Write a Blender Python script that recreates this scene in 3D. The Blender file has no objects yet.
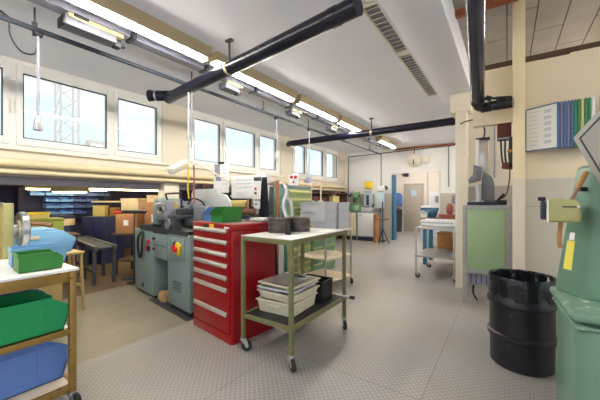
import bpy, bmesh, math, random
from mathutils import Vector, Matrix
random.seed(7)
PI = math.pi
C = bpy.context.scene.collection
sc = bpy.context.scene

# ------------------------------------------------------------------ materials
def lin(c):
    c = c / 255.0
    return c / 12.92 if c <= 0.04045 else ((c + 0.055) / 1.055) ** 2.4
def rgb(t): return (lin(t[0]), lin(t[1]), lin(t[2]), 1.0)

def M(name, col, rough=0.5, metal=0.0, var=0.07, scale=6.0, bump=0.0, wear=None, wear_amt=0.42, wear_scale=9.0, emit=0.0, spec=0.5, alpha=None):
    m = bpy.data.materials.new(name); m.use_nodes = True
    nt = m.node_tree; N = nt.nodes; L = nt.links
    b = N['Principled BSDF']
    b.inputs['Roughness'].default_value = rough
    b.inputs['Metallic'].default_value = metal
    b.inputs['Specular IOR Level'].default_value = spec
    tc = N.new('ShaderNodeTexCoord')
    no = N.new('ShaderNodeTexNoise'); no.inputs['Scale'].default_value = scale; no.inputs['Detail'].default_value = 4
    L.new(tc.outputs['Object'], no.inputs['Vector'])
    mx = N.new('ShaderNodeMix'); mx.data_type = 'RGBA'
    c = rgb(col)
    mx.inputs['A'].default_value = tuple(min(1, v * (1 - 2 * var)) for v in c[:3]) + (1,)
    mx.inputs['B'].default_value = tuple(min(1, v * (1 + 2 * var)) for v in c[:3]) + (1,)
    L.new(no.outputs['Fac'], mx.inputs['Factor'])
    out = mx.outputs['Result']
    if wear:
        n2 = N.new('ShaderNodeTexNoise'); n2.inputs['Scale'].default_value = wear_scale; n2.inputs['Detail'].default_value = 6
        n2.inputs['Roughness'].default_value = 0.7
        L.new(tc.outputs['Object'], n2.inputs['Vector'])
        rp = N.new('ShaderNodeMapRange'); rp.inputs['From Min'].default_value = 1 - wear_amt; rp.inputs['From Max'].default_value = 1 - wear_amt + 0.08
        L.new(n2.outputs['Fac'], rp.inputs['Value'])
        m2 = N.new('ShaderNodeMix'); m2.data_type = 'RGBA'
        L.new(rp.outputs['Result'], m2.inputs['Factor']); L.new(out, m2.inputs['A']); m2.inputs['B'].default_value = rgb(wear)
        out = m2.outputs['Result']
    L.new(out, b.inputs['Base Color'])
    if bump:
        bp = N.new('ShaderNodeBump'); bp.inputs['Strength'].default_value = bump; bp.inputs['Distance'].default_value = 0.01
        L.new(no.outputs['Fac'], bp.inputs['Height']); L.new(bp.outputs['Normal'], b.inputs['Normal'])
    if emit:
        b.inputs['Emission Color'].default_value = c; b.inputs['Emission Strength'].default_value = emit
    if alpha is not None: b.inputs['Alpha'].default_value = alpha
    return m

def wall_mat(name, top, low, zd):
    m = M(name, top, 0.75, var=0.03, scale=2.0)
    nt = m.node_tree; N = nt.nodes; L = nt.links; b = N['Principled BSDF']
    src = b.inputs['Base Color'].links[0].from_socket
    g = N.new('ShaderNodeNewGeometry'); sp = N.new('ShaderNodeSeparateXYZ'); L.new(g.outputs['Position'], sp.inputs['Vector'])
    cp = N.new('ShaderNodeMath'); cp.operation = 'LESS_THAN'; cp.inputs[1].default_value = zd; L.new(sp.outputs['Z'], cp.inputs[0])
    no = N.new('ShaderNodeTexNoise'); no.inputs['Scale'].default_value = 3.0; no.inputs['Detail'].default_value = 5
    L.new(g.outputs['Position'], no.inputs['Vector'])
    lo = N.new('ShaderNodeMix'); lo.data_type = 'RGBA'
    c = rgb(low); lo.inputs['A'].default_value = tuple(v * 0.9 for v in c[:3]) + (1,); lo.inputs['B'].default_value = tuple(min(1, v * 1.08) for v in c[:3]) + (1,)
    L.new(no.outputs['Fac'], lo.inputs['Factor'])
    mx = N.new('ShaderNodeMix'); mx.data_type = 'RGBA'
    L.new(cp.outputs[0], mx.inputs['Factor']); L.new(src, mx.inputs['A']); L.new(lo.outputs['Result'], mx.inputs['B'])
    L.new(mx.outputs['Result'], b.inputs['Base Color'])
    return m

def tread_mat():
    # raised short bars, turned 90 degrees from cell to cell
    m = M('tread_plate', (154, 152, 152), 0.42, 0.2, var=0.08, scale=1.3)
    nt = m.node_tree; N = nt.nodes; L = nt.links; b = N['Principled BSDF']
    src = b.inputs['Base Color'].links[0].from_socket
    g = N.new('ShaderNodeTexCoord')
    mp = N.new('ShaderNodeMapping'); mp.inputs['Rotation'].default_value = (0, 0, PI / 4); mp.inputs['Scale'].default_value = (29, 29, 29)
    L.new(g.outputs['Object'], mp.inputs['Vector'])
    sp = N.new('ShaderNodeSeparateXYZ'); L.new(mp.outputs['Vector'], sp.inputs['Vector'])
    def ma(op, a, bb=None):
        n = N.new('ShaderNodeMath'); n.operation = op
        for i, v in enumerate((a, bb)):
            if v is None: continue
            if isinstance(v, (int, float)): n.inputs[i].default_value = v
            else: L.new(v, n.inputs[i])
        return n.outputs[0]
    fx, fy = ma('FLOOR', sp.outputs['X']), ma('FLOOR', sp.outputs['Y'])
    par = ma('FLOORED_MODULO', ma('ADD', fx, fy), 2.0)
    ux = ma('ABSOLUTE', ma('SUBTRACT', ma('SUBTRACT', sp.outputs['X'], fx), 0.5))
    uy = ma('ABSOLUTE', ma('SUBTRACT', ma('SUBTRACT', sp.outputs['Y'], fy), 0.5))
    inv = ma('SUBTRACT', 1.0, par)
    a = ma('ADD', ma('MULTIPLY', ux, par), ma('MULTIPLY', uy, inv))
    bb = ma('ADD', ma('MULTIPLY', uy, par), ma('MULTIPLY', ux, inv))
    d = ma('ADD', ma('DIVIDE', a, 0.52), ma('DIVIDE', bb, 0.20))
    mr = N.new('ShaderNodeMapRange'); mr.inputs['From Min'].default_value = 1.05; mr.inputs['From Max'].default_value = 0.8
    L.new(d, mr.inputs['Value'])
    mx = N.new('ShaderNodeMix'); mx.data_type = 'RGBA'
    L.new(mr.outputs['Result'], mx.inputs['Factor']); L.new(src, mx.inputs['A']); mx.inputs['B'].default_value = rgb((184, 182, 180))
    # worn dirty patches and the seams between sheets
    no = N.new('ShaderNodeTexNoise'); no.inputs['Scale'].default_value = 0.8; no.inputs['Detail'].default_value = 6
    L.new(g.outputs['Object'], no.inputs['Vector'])
    rr = N.new('ShaderNodeMapRange'); rr.inputs['From Min'].default_value = 0.42; rr.inputs['From Max'].default_value = 0.7; rr.inputs['To Max'].default_value = 0.55
    L.new(no.outputs['Fac'], rr.inputs['Value'])
    m2 = N.new('ShaderNodeMix'); m2.data_type = 'RGBA'
    L.new(rr.outputs['Result'], m2.inputs['Factor']); L.new(mx.outputs['Result'], m2.inputs['A']); m2.inputs['B'].default_value = rgb((168, 158, 140))
    s2 = N.new('ShaderNodeSeparateXYZ'); L.new(g.outputs['Object'], s2.inputs['Vector'])
    def seam(sock, per, off):
        q = ma('FLOORED_MODULO', ma('ADD', sock, off), per)
        return ma('LESS_THAN', q, 0.008)
    sm = ma('MAXIMUM', seam(s2.outputs['X'], 1.25, 0.5), seam(s2.outputs['Y'], 2.5, 0.3))
    m3 = N.new('ShaderNodeMix'); m3.data_type = 'RGBA'
    L.new(ma('MULTIPLY', sm, 0.6), m3.inputs['Factor']); L.new(m2.outputs['Result'], m3.inputs['A']); m3.inputs['B'].default_value = rgb((110, 105, 98))
    L.new(m3.outputs['Result'], b.inputs['Base Color'])
    bp = N.new('ShaderNodeBump'); bp.inputs['Strength'].default_value = 0.6; bp.inputs['Distance'].default_value = 0.004
    L.new(mr.outputs['Result'], bp.inputs['Height']); L.new(bp.outputs['Normal'], b.inputs['Normal'])
    return m

def slab_mat():
    m = M('concrete_slabs', (165, 158, 150), 0.85, var=0.10, scale=3.0)
    nt = m.node_tree; N = nt.nodes; L = nt.links; b = N['Principled BSDF']
    src = b.inputs['Base Color'].links[0].from_socket
    tc = N.new('ShaderNodeTexCoord'); mp = N.new('ShaderNodeMapping'); mp.inputs['Rotation'].default_value = (0, 0, PI / 2)
    L.new(tc.outputs['Object'], mp.inputs['Vector'])
    br = N.new('ShaderNodeTexBrick'); br.inputs['Scale'].default_value = 1.0; br.inputs['Brick Width'].default_value = 1.15; br.inputs['Row Height'].default_value = 0.27
    br.inputs['Mortar Size'].default_value = 0.006; br.inputs['Color1'].default_value = (0, 0, 0, 1); br.inputs['Color2'].default_value = (0, 0, 0, 1); br.inputs['Mortar'].default_value = (1, 1, 1, 1)
    L.new(mp.outputs['Vector'], br.inputs['Vector'])
    mx = N.new('ShaderNodeMix'); mx.data_type = 'RGBA'
    L.new(br.outputs['Color'], mx.inputs['Factor']); L.new(src, mx.inputs['A']); mx.inputs['B'].default_value = rgb((74, 66, 60))
    L.new(mx.outputs['Result'], b.inputs['Base Color'])
    return m

def glass_mat():
    m = bpy.data.materials.new('window_glass'); m.use_nodes = True
    nt = m.node_tree; N = nt.nodes; L = nt.links
    N.remove(N['Principled BSDF'])
    t = N.new('ShaderNodeBsdfTransparent'); gl = N.new('ShaderNodeBsdfGlossy'); gl.inputs['Roughness'].default_value = 0.02
    t.inputs['Color'].default_value = (0.96, 0.985, 1, 1)
    mx = N.new('ShaderNodeMixShader'); mx.inputs[0].default_value = 0.05
    L.new(t.outputs[0], mx.inputs[1]); L.new(gl.outputs[0], mx.inputs[2]); L.new(mx.outputs[0], N['Material Output'].inputs['Surface'])
    return m

m = {}
m['ceiling'] = M('ceiling_white', (240, 241, 251), 0.9, var=0.02, scale=1.5)
m['cream'] = M('cream_paint', (222, 212, 194), 0.7, var=0.03, scale=2)
m['cream2'] = M('cream_pipe_paint', (224, 208, 170), 0.5, var=0.05, scale=2)
m['bandwhite'] = M('sill_paint', (232, 224, 208), 0.6, var=0.03)
m['frame'] = M('window_frame_white', (232, 230, 226), 0.4, var=0.02)
m['gasket'] = M('dark_gasket', (45, 52, 66), 0.6)
m['wallback'] = wall_mat('back_wall_paint', (244, 243, 242), (192, 184, 174), 1.62)
m['wallright'] = wall_mat('right_wall_paint', (232, 217, 190), (208, 200, 188), 1.62)
m['wallmach'] = wall_mat('alcove_wall_paint', (226, 219, 208), (180, 174, 168), 1.62)
m['pillar'] = wall_mat('pillar_paint', (232, 214, 176), (222, 210, 190), 1.62)
m['tread'] = tread_mat()
m['lane'] = M('walkway_concrete', (142, 135, 120), 0.45, var=0.12, scale=2.5, wear=(140, 130, 112), wear_amt=0.45, wear_scale=14)
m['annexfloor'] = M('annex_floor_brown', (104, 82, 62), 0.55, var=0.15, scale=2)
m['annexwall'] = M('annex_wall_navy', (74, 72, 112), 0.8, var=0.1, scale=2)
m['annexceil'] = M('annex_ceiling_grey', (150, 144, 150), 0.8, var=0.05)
m['slab'] = slab_mat()
m['rust'] = M('rusty_steel', (150, 84, 52), 0.7, var=0.2, scale=10)
m['darkgap'] = M('dark_timber', (84, 66, 54), 0.8, var=0.3, scale=8)
m['glass'] = glass_mat()
m['duct'] = M('duct_dark_blue', (18, 18, 38), 0.28, 0.2, var=0.1)
m['chrome'] = M('shiny_dark_pipe', (84, 82, 96), 0.2, 0.8, var=0.1)
m['silver'] = M('silver_steel', (190, 190, 192), 0.3, 0.85, var=0.08)
m['alu'] = M('aluminium_handle', (208, 204, 200), 0.3, 0.65, var=0.04)
m['red'] = M('red_enamel', (146, 6, 18), 0.35, var=0.06, scale=3)
m['redtop'] = M('grey_red_mat', (120, 86, 84), 0.6, var=0.1)
m['black'] = M('black_plastic', (24, 24, 28), 0.45, var=0.1)
m['rubber'] = M('black_rubber', (38, 36, 36), 0.7, var=0.1)
m['blackgloss'] = M('black_glossy_bag', (26, 26, 34), 0.17, var=0.1, bump=0.8, scale=16)
m['drum'] = M('drum_black', (24, 22, 30), 0.4, var=0.1)
m['lathe'] = M('grey_blue_enamel', (124, 142, 144), 0.42, var=0.05, scale=3)
m['lathe_dark'] = M('dark_grey_casting', (70, 74, 80), 0.45, 0.3, var=0.1)
m['ltgrey'] = M('light_grey_enamel', (190, 194, 196), 0.4, var=0.05)
m['cart'] = M('olive_green_steel', (112, 112, 76), 0.5, 0.1, var=0.12, wear=(96, 84, 62), wear_amt=0.42, wear_scale=16)
m['ycart'] = M('yellow_brown_steel', (156, 124, 66), 0.38, 0.5, var=0.15, wear=(104, 74, 44), wear_amt=0.42, wear_scale=14)
m['tabletop'] = M('pale_table_sheet', (198, 197, 196), 0.35, var=0.05)
m['whitelam'] = M('white_laminate', (236, 236, 238), 0.3, var=0.03)
m['beige_board'] = M('beige_board', (232, 214, 190), 0.5, var=0.05)
m['bin_green'] = M('green_plastic', (48, 128, 52), 0.4, var=0.05)
m['bin_emerald'] = M('emerald_plastic', (8, 142, 82), 0.4, var=0.04)
m['bin_blue'] = M('blue_plastic', (84, 128, 190), 0.4, var=0.05)
m['bin_royal'] = M('royal_blue_plastic', (86, 120, 190), 0.4, var=0.05)
m['bin_sky'] = M('sky_blue_plastic', (120, 174, 216), 0.4, var=0.05)
m['crate'] = M('grey_crate_plastic', (188, 190, 198), 0.5, var=0.05)
m['cratecream'] = M('pale_crate_plastic', (206, 198, 178), 0.5, var=0.06)
m['teal'] = M('teal_enamel', (118, 160, 142), 0.45, var=0.05)
m['ltgreen'] = M('light_green_enamel', (158, 176, 116), 0.45, var=0.05)
m['green'] = M('mid_green_enamel', (116, 156, 120), 0.4, var=0.06)
m['yhandle'] = M('yellow_green_handle', (206, 200, 130), 0.4, var=0.04)
m['machgreen'] = M('grinder_green_enamel', (104, 140, 120), 0.3, var=0.06, scale=3, wear=(150, 162, 146), wear_amt=0.31, wear_scale=5)
m['machgreen2'] = M('chipped_green_edge', (108, 142, 122), 0.4, var=0.06, wear=(190, 190, 184), wear_amt=0.43, wear_scale=14)
m['sage'] = M('sage_panel', (156, 184, 144), 0.45, var=0.03)
m['mottled'] = M('mottled_grey_steel', (160, 160, 158), 0.4, 0.5, var=0.15, scale=20)
m['olive'] = M('olive_khaki_enamel', (168, 166, 112), 0.4, 0.1, var=0.06)
m['hood'] = M('grey_hood_enamel', (150, 148, 142), 0.5, var=0.04)
m['wood'] = M('orange_wood', (166, 118, 62), 0.5, var=0.15, scale=12)
m['brownwood'] = M('brown_wood', (150, 110, 84), 0.5, var=0.12, scale=10)
m['card'] = M('cardboard', (172, 124, 82), 0.8, var=0.06)
m['cardpale'] = M('pale_cardboard', (214, 194, 156), 0.8, var=0.06)
m['yellow'] = M('yellow_paint', (226, 196, 40), 0.5, var=0.04)
m['yellowpaper'] = M('yellow_paper', (236, 222, 96), 0.7, var=0.03)
m['paleyellow'] = M('pale_yellow_plastic', (206, 188, 120), 0.5, var=0.06)
m['paper'] = M('white_paper', (240, 240, 240), 0.7, var=0.02)
m['print'] = M('grey_print', (150, 152, 170), 0.8, var=0.1)
m['redpaint'] = M('bright_red', (206, 36, 36), 0.4, var=0.04)
m['pink'] = M('dusty_red', (168, 92, 86), 0.5, var=0.06)
m['blue'] = M('bench_blue', (46, 112, 150), 0.45, var=0.06)
m['navy'] = M('navy_steel', (38, 44, 84), 0.5, var=0.1)
m['shadebin'] = M('shaded_bin_blue', (70, 94, 170), 0.45, var=0.06)  # rack bin blue darkened for the columns standing in shadow
m['cloth'] = M('black_cloth', (32, 32, 44), 0.9, var=0.2, bump=0.4, scale=9)
m['rag'] = M('brown_rag', (170, 140, 98), 0.9, var=0.2, bump=0.5, scale=14)
m['tan'] = M('tan_enamel', (180, 158, 100), 0.45, var=0.08)
m['maroon'] = M('maroon_boxes', (96, 48, 44), 0.7, var=0.15)
m['doorgrey'] = M('grey_door_paint', (176, 166, 152), 0.55, var=0.03)
m['innerwall'] = M('inner_wall_paint', (232, 222, 210), 0.8, var=0.03)
m['signblue'] = M('pale_blue_sign', (176, 206, 222), 0.5, var=0.02)
m['lightblue'] = M('pale_blue_enamel', (196, 216, 226), 0.4, var=0.03)
m['olivebox'] = M('olive_crate_green', (140, 150, 62), 0.5, var=0.08)
m['copper'] = M('copper_brown', (176, 112, 76), 0.4, 0.3, var=0.1)
m['faint'] = M('faint_print', (206, 207, 214), 0.8, var=0.04)
m['binrack'] = M('rack_bin_blue', (104, 156, 236), 0.4, var=0.05)
m['boxgrey'] = M('tap_box_grey', (92, 94, 106), 0.45, var=0.06)
m['boxcream'] = M('tap_box_cream', (168, 152, 112), 0.5, var=0.05)
m['midgrey'] = M('machine_mid_grey', (118, 120, 130), 0.45, var=0.06)
m['fascia'] = M('lavender_fascia', (150, 146, 160), 0.7, var=0.04)
m['pulley'] = M('worn_grey_iron', (92, 84, 82), 0.45, 0.4, var=0.15, scale=14)
m['annextube2'] = M('dim_yellow_tube', (255, 228, 160), 0.4, emit=8.0, var=0.0)
m['housing'] = M('cream_light_housing', (186, 172, 140), 0.5, var=0.04)
m['tube'] = M('warm_tube', (255, 250, 240), 0.4, emit=34.0, var=0.0)
m['annextube'] = M('yellow_tube', (255, 244, 214), 0.4, emit=15.0, var=0.0)
m['traygrey'] = M('tray_grey', (140, 142, 156), 0.4, 0.3, var=0.05)
m['sheet_blue'] = M('blue_sleeve', (72, 104, 156), 0.35, var=0.05)
m['sheet_green'] = M('green_sleeve', (52, 128, 84), 0.35, var=0.05)
m['sheet_grey'] = M('grey_sleeve', (116, 118, 142), 0.4, var=0.05)
m['craneish'] = M('hazed_crane_paint', (252, 238, 232), 0.8, var=0.03)  # distance haze blended into the crane colour
m['roofpink'] = M('distant_roof', (246, 226, 214), 0.8, var=0.03)
m['annexroof'] = M('flat_roof', (170, 165, 160), 0.9, var=0.05)

# ------------------------------------------------------------------ mesh builder
def rot(rx=0, ry=0, rz=0):
    return Matrix.Rotation(rz, 4, 'Z') @ Matrix.Rotation(ry, 4, 'Y') @ Matrix.Rotation(rx, 4, 'X')

class MB:
    def __init__(s): s.bm = bmesh.new()
    def merge(s, b):
        me = bpy.data.meshes.new('tmp'); b.to_mesh(me); b.free(); s.bm.from_mesh(me); bpy.data.meshes.remove(me)
    def box(s, c, size, r=(0, 0, 0), bevel=0.0, seg=2, taper=None):
        b = bmesh.new(); bmesh.ops.create_cube(b, size=1.0)
        for v in b.verts:
            k = taper if (taper and v.co.z < 0) else 1.0
            v.co = Vector((v.co.x * size[0] * k, v.co.y * size[1] * k, v.co.z * size[2]))
        if bevel > 0:
            bmesh.ops.bevel(b, geom=list(b.edges), offset=min(bevel, min(size) * 0.45), segments=seg, profile=0.5, affect='EDGES')
        b.transform(Matrix.Translation(c) @ rot(*r)); s.merge(b); return s
    def bx(s, x0, x1, y0, y1, z0, z1, bevel=0.0):
        return s.box(((x0 + x1) / 2, (y0 + y1) / 2, (z0 + z1) / 2), (abs(x1 - x0), abs(y1 - y0), abs(z1 - z0)), bevel=bevel)
    def cyl(s, p0, p1, r, r2=None, seg=16):
        p0, p1 = Vector(p0), Vector(p1); d = p1 - p0
        b = bmesh.new(); bmesh.ops.create_cone(b, cap_ends=True, segments=seg, radius1=r, radius2=r if r2 is None else r2, depth=d.length)
        q = d.to_track_quat('Z', 'Y').to_matrix().to_4x4()
        b.transform(Matrix.Translation((p0 + p1) / 2) @ q); s.merge(b); return s
    def sph(s, c, r, sc=(1, 1, 1), seg=16, rr=(0, 0, 0)):
        b = bmesh.new(); bmesh.ops.create_uvsphere(b, u_segments=seg, v_segments=max(6, seg // 2), radius=r)
        b.transform(Matrix.Translation(c) @ rot(*rr) @ Matrix.Diagonal((*sc, 1))); s.merge(b); return s
    def lathe(s, prof, c=(0, 0, 0), seg=32, r=(0, 0, 0)):
        b = bmesh.new(); rings = []
        for (rad, z) in prof:
            rings.append([b.verts.new((rad * math.cos(2 * PI * i / seg), rad * math.sin(2 * PI * i / seg), z)) for i in range(seg)])
        for a, d in zip(rings, rings[1:]):
            for i in range(seg): b.faces.new((a[i], a[(i + 1) % seg], d[(i + 1) % seg], d[i]))
        if prof[0][0] > 1e-4: b.faces.new(list(reversed(rings[0])))
        if prof[-1][0] > 1e-4: b.faces.new(rings[-1])
        bmesh.ops.remove_doubles(b, verts=b.verts, dist=1e-5)
        b.transform(Matrix.Translation(c) @ rot(*r)); s.merge(b); return s
    def tube(s, pts, r, seg=8, sub=6):
        P = [Vector(p) for p in pts]
        if len(P) > 2 and sub > 1:
            Q = []
            for i in range(len(P) - 1):
                a, b_, c_, d_ = P[max(i - 1, 0)], P[i], P[i + 1], P[min(i + 2, len(P) - 1)]
                for k in range(sub):
                    t = k / sub
                    Q.append(0.5 * ((2 * b_) + (c_ - a) * t + (2 * a - 5 * b_ + 4 * c_ - d_) * t * t + (3 * b_ - a - 3 * c_ + d_) * t ** 3))
            Q.append(P[-1]); P = Q
        b = bmesh.new(); rings = []; up = None
        for i, p in enumerate(P):
            d = (P[min(i + 1, len(P) - 1)] - P[max(i - 1, 0)]).normalized()
            if up is None: up = d.orthogonal().normalized()
            up = (up - d * up.dot(d)); up = up.normalized() if up.length > 1e-6 else d.orthogonal().normalized()
            sd = d.cross(up)
            rad = r(i / (len(P) - 1)) if callable(r) else r
            rings.append([b.verts.new(p + up * rad * math.cos(2 * PI * k / seg) + sd * rad * math.sin(2 * PI * k / seg)) for k in range(seg)])
        for a, d in zip(rings, rings[1:]):
            for k in range(seg): b.faces.new((a[k], a[(k + 1) % seg], d[(k + 1) % seg], d[k]))
        b.faces.new(list(reversed(rings[0]))); b.faces.new(rings[-1]); s.merge(b); return s
    def prism(s, pts, vec, bevel=0.0):
        b = bmesh.new(); vs = [b.verts.new(p) for p in pts]; f = b.faces.new(vs)
        r = bmesh.ops.extrude_face_region(b, geom=[f])
        bmesh.ops.translate(b, vec=Vector(vec), verts=[v for v in r['geom'] if isinstance(v, bmesh.types.BMVert)])
        bmesh.ops.recalc_face_normals(b, faces=b.faces)
        if bevel: bmesh.ops.bevel(b, geom=list(b.edges), offset=bevel, segments=2, profile=0.5, affect='EDGES')
        s.merge(b); return s
    def tray(s, c, size, t=0.004, taper=0.92, rim=0.0, r=(0, 0, 0)):
        # open box, base centre at c, walls flare upward
        X, Y, Z = size; b = bmesh.new()
        def ring(x, y, z): return [b.verts.new((sx * x / 2, sy * y / 2, z)) for sx, sy in ((-1, -1), (1, -1), (1, 1), (-1, 1))]
        ob, ot = ring(X * taper, Y * taper, 0), ring(X, Y, Z)
        parts = [ob, ot]
        if rim:
            parts = [ob, ring(X, Y, Z - rim), ring(X + 2 * rim, Y + 2 * rim, Z - rim), ring(X + 2 * rim, Y + 2 * rim, Z)]
        it, ib = ring(X - 2 * t, Y - 2 * t, Z), ring(X * taper - 2 * t, Y * taper - 2 * t, t)
        parts += [it, ib]
        for a, d in zip(parts, parts[1:]):
            for i in range(4): b.faces.new((a[i], a[(i + 1) % 4], d[(i + 1) % 4], d[i]))
        b.faces.new(list(reversed(ob))); b.faces.new(ib)
        b.transform(Matrix.Translation(c) @ rot(*r)); s.merge(b); return s
    def build(s, name, mat, parent=None, loc=None, rz=0, smooth=True):
        bmesh.ops.recalc_face_normals(s.bm, faces=s.bm.faces)
        me = bpy.data.meshes.new(name); s.bm.to_mesh(me); s.bm.free()
        if smooth:
            for p in me.polygons: p.use_smooth = True
            me.set_sharp_from_angle(angle=math.radians(35))
        me.materials.append(m[mat] if isinstance(mat, str) else mat)
        o = bpy.data.objects.new(name, me); C.objects.link(o)
        if parent: o.parent = parent
        if loc is not None: o.location = loc
        if rz: o.rotation_euler = (0, 0, rz)
        return o

def tag(o, label=None, cat=None, group=None, kind=None):
    if label: o['label'] = label
    if cat: o['category'] = cat
    if group: o['group'] = group
    if kind: o['kind'] = kind
    return o
def thing(name, label, cat, loc=(0, 0, 0), rz=0, group=None):
    o = bpy.data.objects.new(name, None); C.objects.link(o); o.empty_display_size = 0.1
    o.location = loc; o.rotation_euler = (0, 0, rz)
    return tag(o, label, cat, group)
def struct(name, mb, mat, parent=None, smooth=True):
    o = mb.build(name, mat, parent, smooth=smooth)
    if not parent: o['kind'] = 'structure'
    return o
def dup(root, loc, rz=None, label=None, group=None):
    r = root.copy(); C.objects.link(r); r.location = loc
    if rz is not None: r.rotation_euler = (0, 0, rz)
    if label: r['label'] = label
    if group: r['group'] = group
    for ch in list(root.children):
        c = ch.copy(); C.objects.link(c); c.parent = r
        for g in list(ch.children):
            d = g.copy(); C.objects.link(d); d.parent = c
    return r
R = math.radians
# ------------------------------------------------------------------ camera, sky, exposure
cam = bpy.data.cameras.new('camera'); cam.sensor_width = 36; cam.lens = 18; cam.clip_start = 0.05
co = bpy.data.objects.new('camera', cam); C.objects.link(co)
co.location = (0, 0, 1.4); co.rotation_euler = (R(90), 0, R(34.6)); sc.camera = co
sc.view_settings.view_transform = 'Standard'; sc.view_settings.look = 'None'; sc.view_settings.gamma = 1.0
sc.view_settings.use_curve_mapping = False; sc.view_settings.exposure = 1.3
sc.cycles.max_bounces = 10; sc.cycles.diffuse_bounces = 5; sc.cycles.transparent_max_bounces = 12
w = bpy.data.worlds.new('sky'); sc.world = w; w.use_nodes = True
nt = w.node_tree; N = nt.nodes; L = nt.links
tc = N.new('ShaderNodeTexCoord'); no = N.new('ShaderNodeTexNoise'); no.inputs['Scale'].default_value = 4.0; no.inputs['Detail'].default_value = 5; no.inputs['Roughness'].default_value = 0.6
mp = N.new('ShaderNodeMapping'); mp.inputs['Scale'].default_value = (1, 1, 2.2); L.new(tc.outputs['Generated'], mp.inputs['Vector']); L.new(mp.outputs['Vector'], no.inputs['Vector'])
cr = N.new('ShaderNodeMapRange'); cr.inputs['From Min'].default_value = 0.42; cr.inputs['From Max'].default_value = 0.58; L.new(no.outputs['Fac'], cr.inputs['Value'])
mx = N.new('ShaderNodeMix'); mx.data_type = 'RGBA'; mx.inputs['A'].default_value = (0.78, 0.93, 1.0, 1); mx.inputs['B'].default_value = (0.96, 0.985, 1.0, 1)
L.new(cr.outputs['Result'], mx.inputs['Factor'])
sp = N.new('ShaderNodeSeparateXYZ'); L.new(tc.outputs['Generated'], sp.inputs['Vector'])
lt = N.new('ShaderNodeMath'); lt.operation = 'LESS_THAN'; lt.inputs[1].default_value = 0.0; L.new(sp.outputs['Z'], lt.inputs[0])
gm = N.new('ShaderNodeMix'); gm.data_type = 'RGBA'; gm.inputs['B'].default_value = (0.6, 0.59, 0.58, 1)
L.new(lt.outputs[0], gm.inputs['Factor']); L.new(mx.outputs['Result'], gm.inputs['A'])
L.new(gm.outputs['Result'], N['Background'].inputs['Color']); N['Background'].inputs['Strength'].default_value = 0.52

# ------------------------------------------------------------------ the room
XW = -5.14
struct('floor', MB().bx(-3.02, 4, -3, 14, -0.08, 0).bx(XW, -3.02, 3.6, 14, -0.08, 0), 'tread', smooth=False)
struct('floor_walkway', MB().bx(XW, -3.02, -3, 3.6, -0.08, 0), 'lane', smooth=False)
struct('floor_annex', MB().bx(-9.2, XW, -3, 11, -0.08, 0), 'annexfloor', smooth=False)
struct('ceiling', MB().bx(XW - 0.3, -0.91, -3, 10.7, 3.2, 3.3), 'ceiling', smooth=False)
struct('ceiling_far', MB().bx(-0.91, 2.2, 5.75, 10.7, 3.2, 3.3), 'ceiling', smooth=False)
struct('ceiling_right', MB().bx(-0.5, 4, -3, 5.75, 3.44, 3.54), 'slab', smooth=False)
struct('trim_beam', MB().bx(-0.91, -0.46, -3, 5.75, 3.1, 3.44, 0.006), 'ceiling')
struct('trim_beam_highlight', MB().bx(-0.925, -0.905, -3, 5.75, 3.092, 3.2, 0.003), 'frame')  # white strip standing in for the highlight along the beam corner
struct('trim_beam_bracket', MB().bx(-0.76, -0.46, 5.36, 5.75, 2.80, 3.1, 0.01), 'bandwhite')
struct('trim_post', MB().bx(-0.68, -0.52, 5.36, 5.60, 0, 2.80, 0.008), 'bandwhite')
struct('trim_rusty_flange', MB().bx(-0.46, 0.10, 3.60, 3.70, 3.39, 3.438).bx(-0.46, 0.10, 3.60, 3.61, 3.37, 3.40), 'rust')
struct('wall_back', MB().bx(XW, -3.31, 10.5, 10.7, 0, 3.2).bx(-1.77, 2.2, 10.5, 10.7, 0, 3.2).bx(-3.31, -1.77, 10.5, 10.7, 2.33, 3.2), 'wallback', smooth=False)
struct('wall_far_right', MB().bx(2.1, 2.2, 5.75, 10.5, 0, 3.2), 'wallback', smooth=False)
struct('wall_alcove', MB().bx(-0.52, 4, 5.6, 5.75, 0, 3.44), 'wallmach', smooth=False)
# partition on the right with a ragged top edge
mb = MB().bx(0.10, 4, 3.95, 4.05, 0, 2.83)
x = 0.10
while x < 3.9:
    wd = random.uniform(0.12, 0.3); mb.bx(x, x + wd, 3.951, 4.049, 2.82, 2.84 + random.uniform(0, 0.04)); x += wd
struct('wall_right', mb, 'wallright', smooth=False)
struct('trim_dark_gap', MB().bx(-0.32, 4, 4.06, 4.12, 2.74, 2.95), 'darkgap')
struct('wall_lintel', MB().bx(-0.32, 0.06, 3.95, 4.05, 2.24, 2.85), 'wallright', smooth=False)
struct('trim_pillar', MB().bx(0.048, 0.150, 3.72, 3.949, 0, 3.44, 0.006), 'pillar')
struct('trim_wall_seam', MB().bx(0.151, 0.157, 3.938, 3.949, 0, 2.8), 'darkgap')
struct('trim_panel_seam', MB().bx(0.158, 4, 3.944, 3.949, 1.33, 1.336), 'print')
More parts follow.
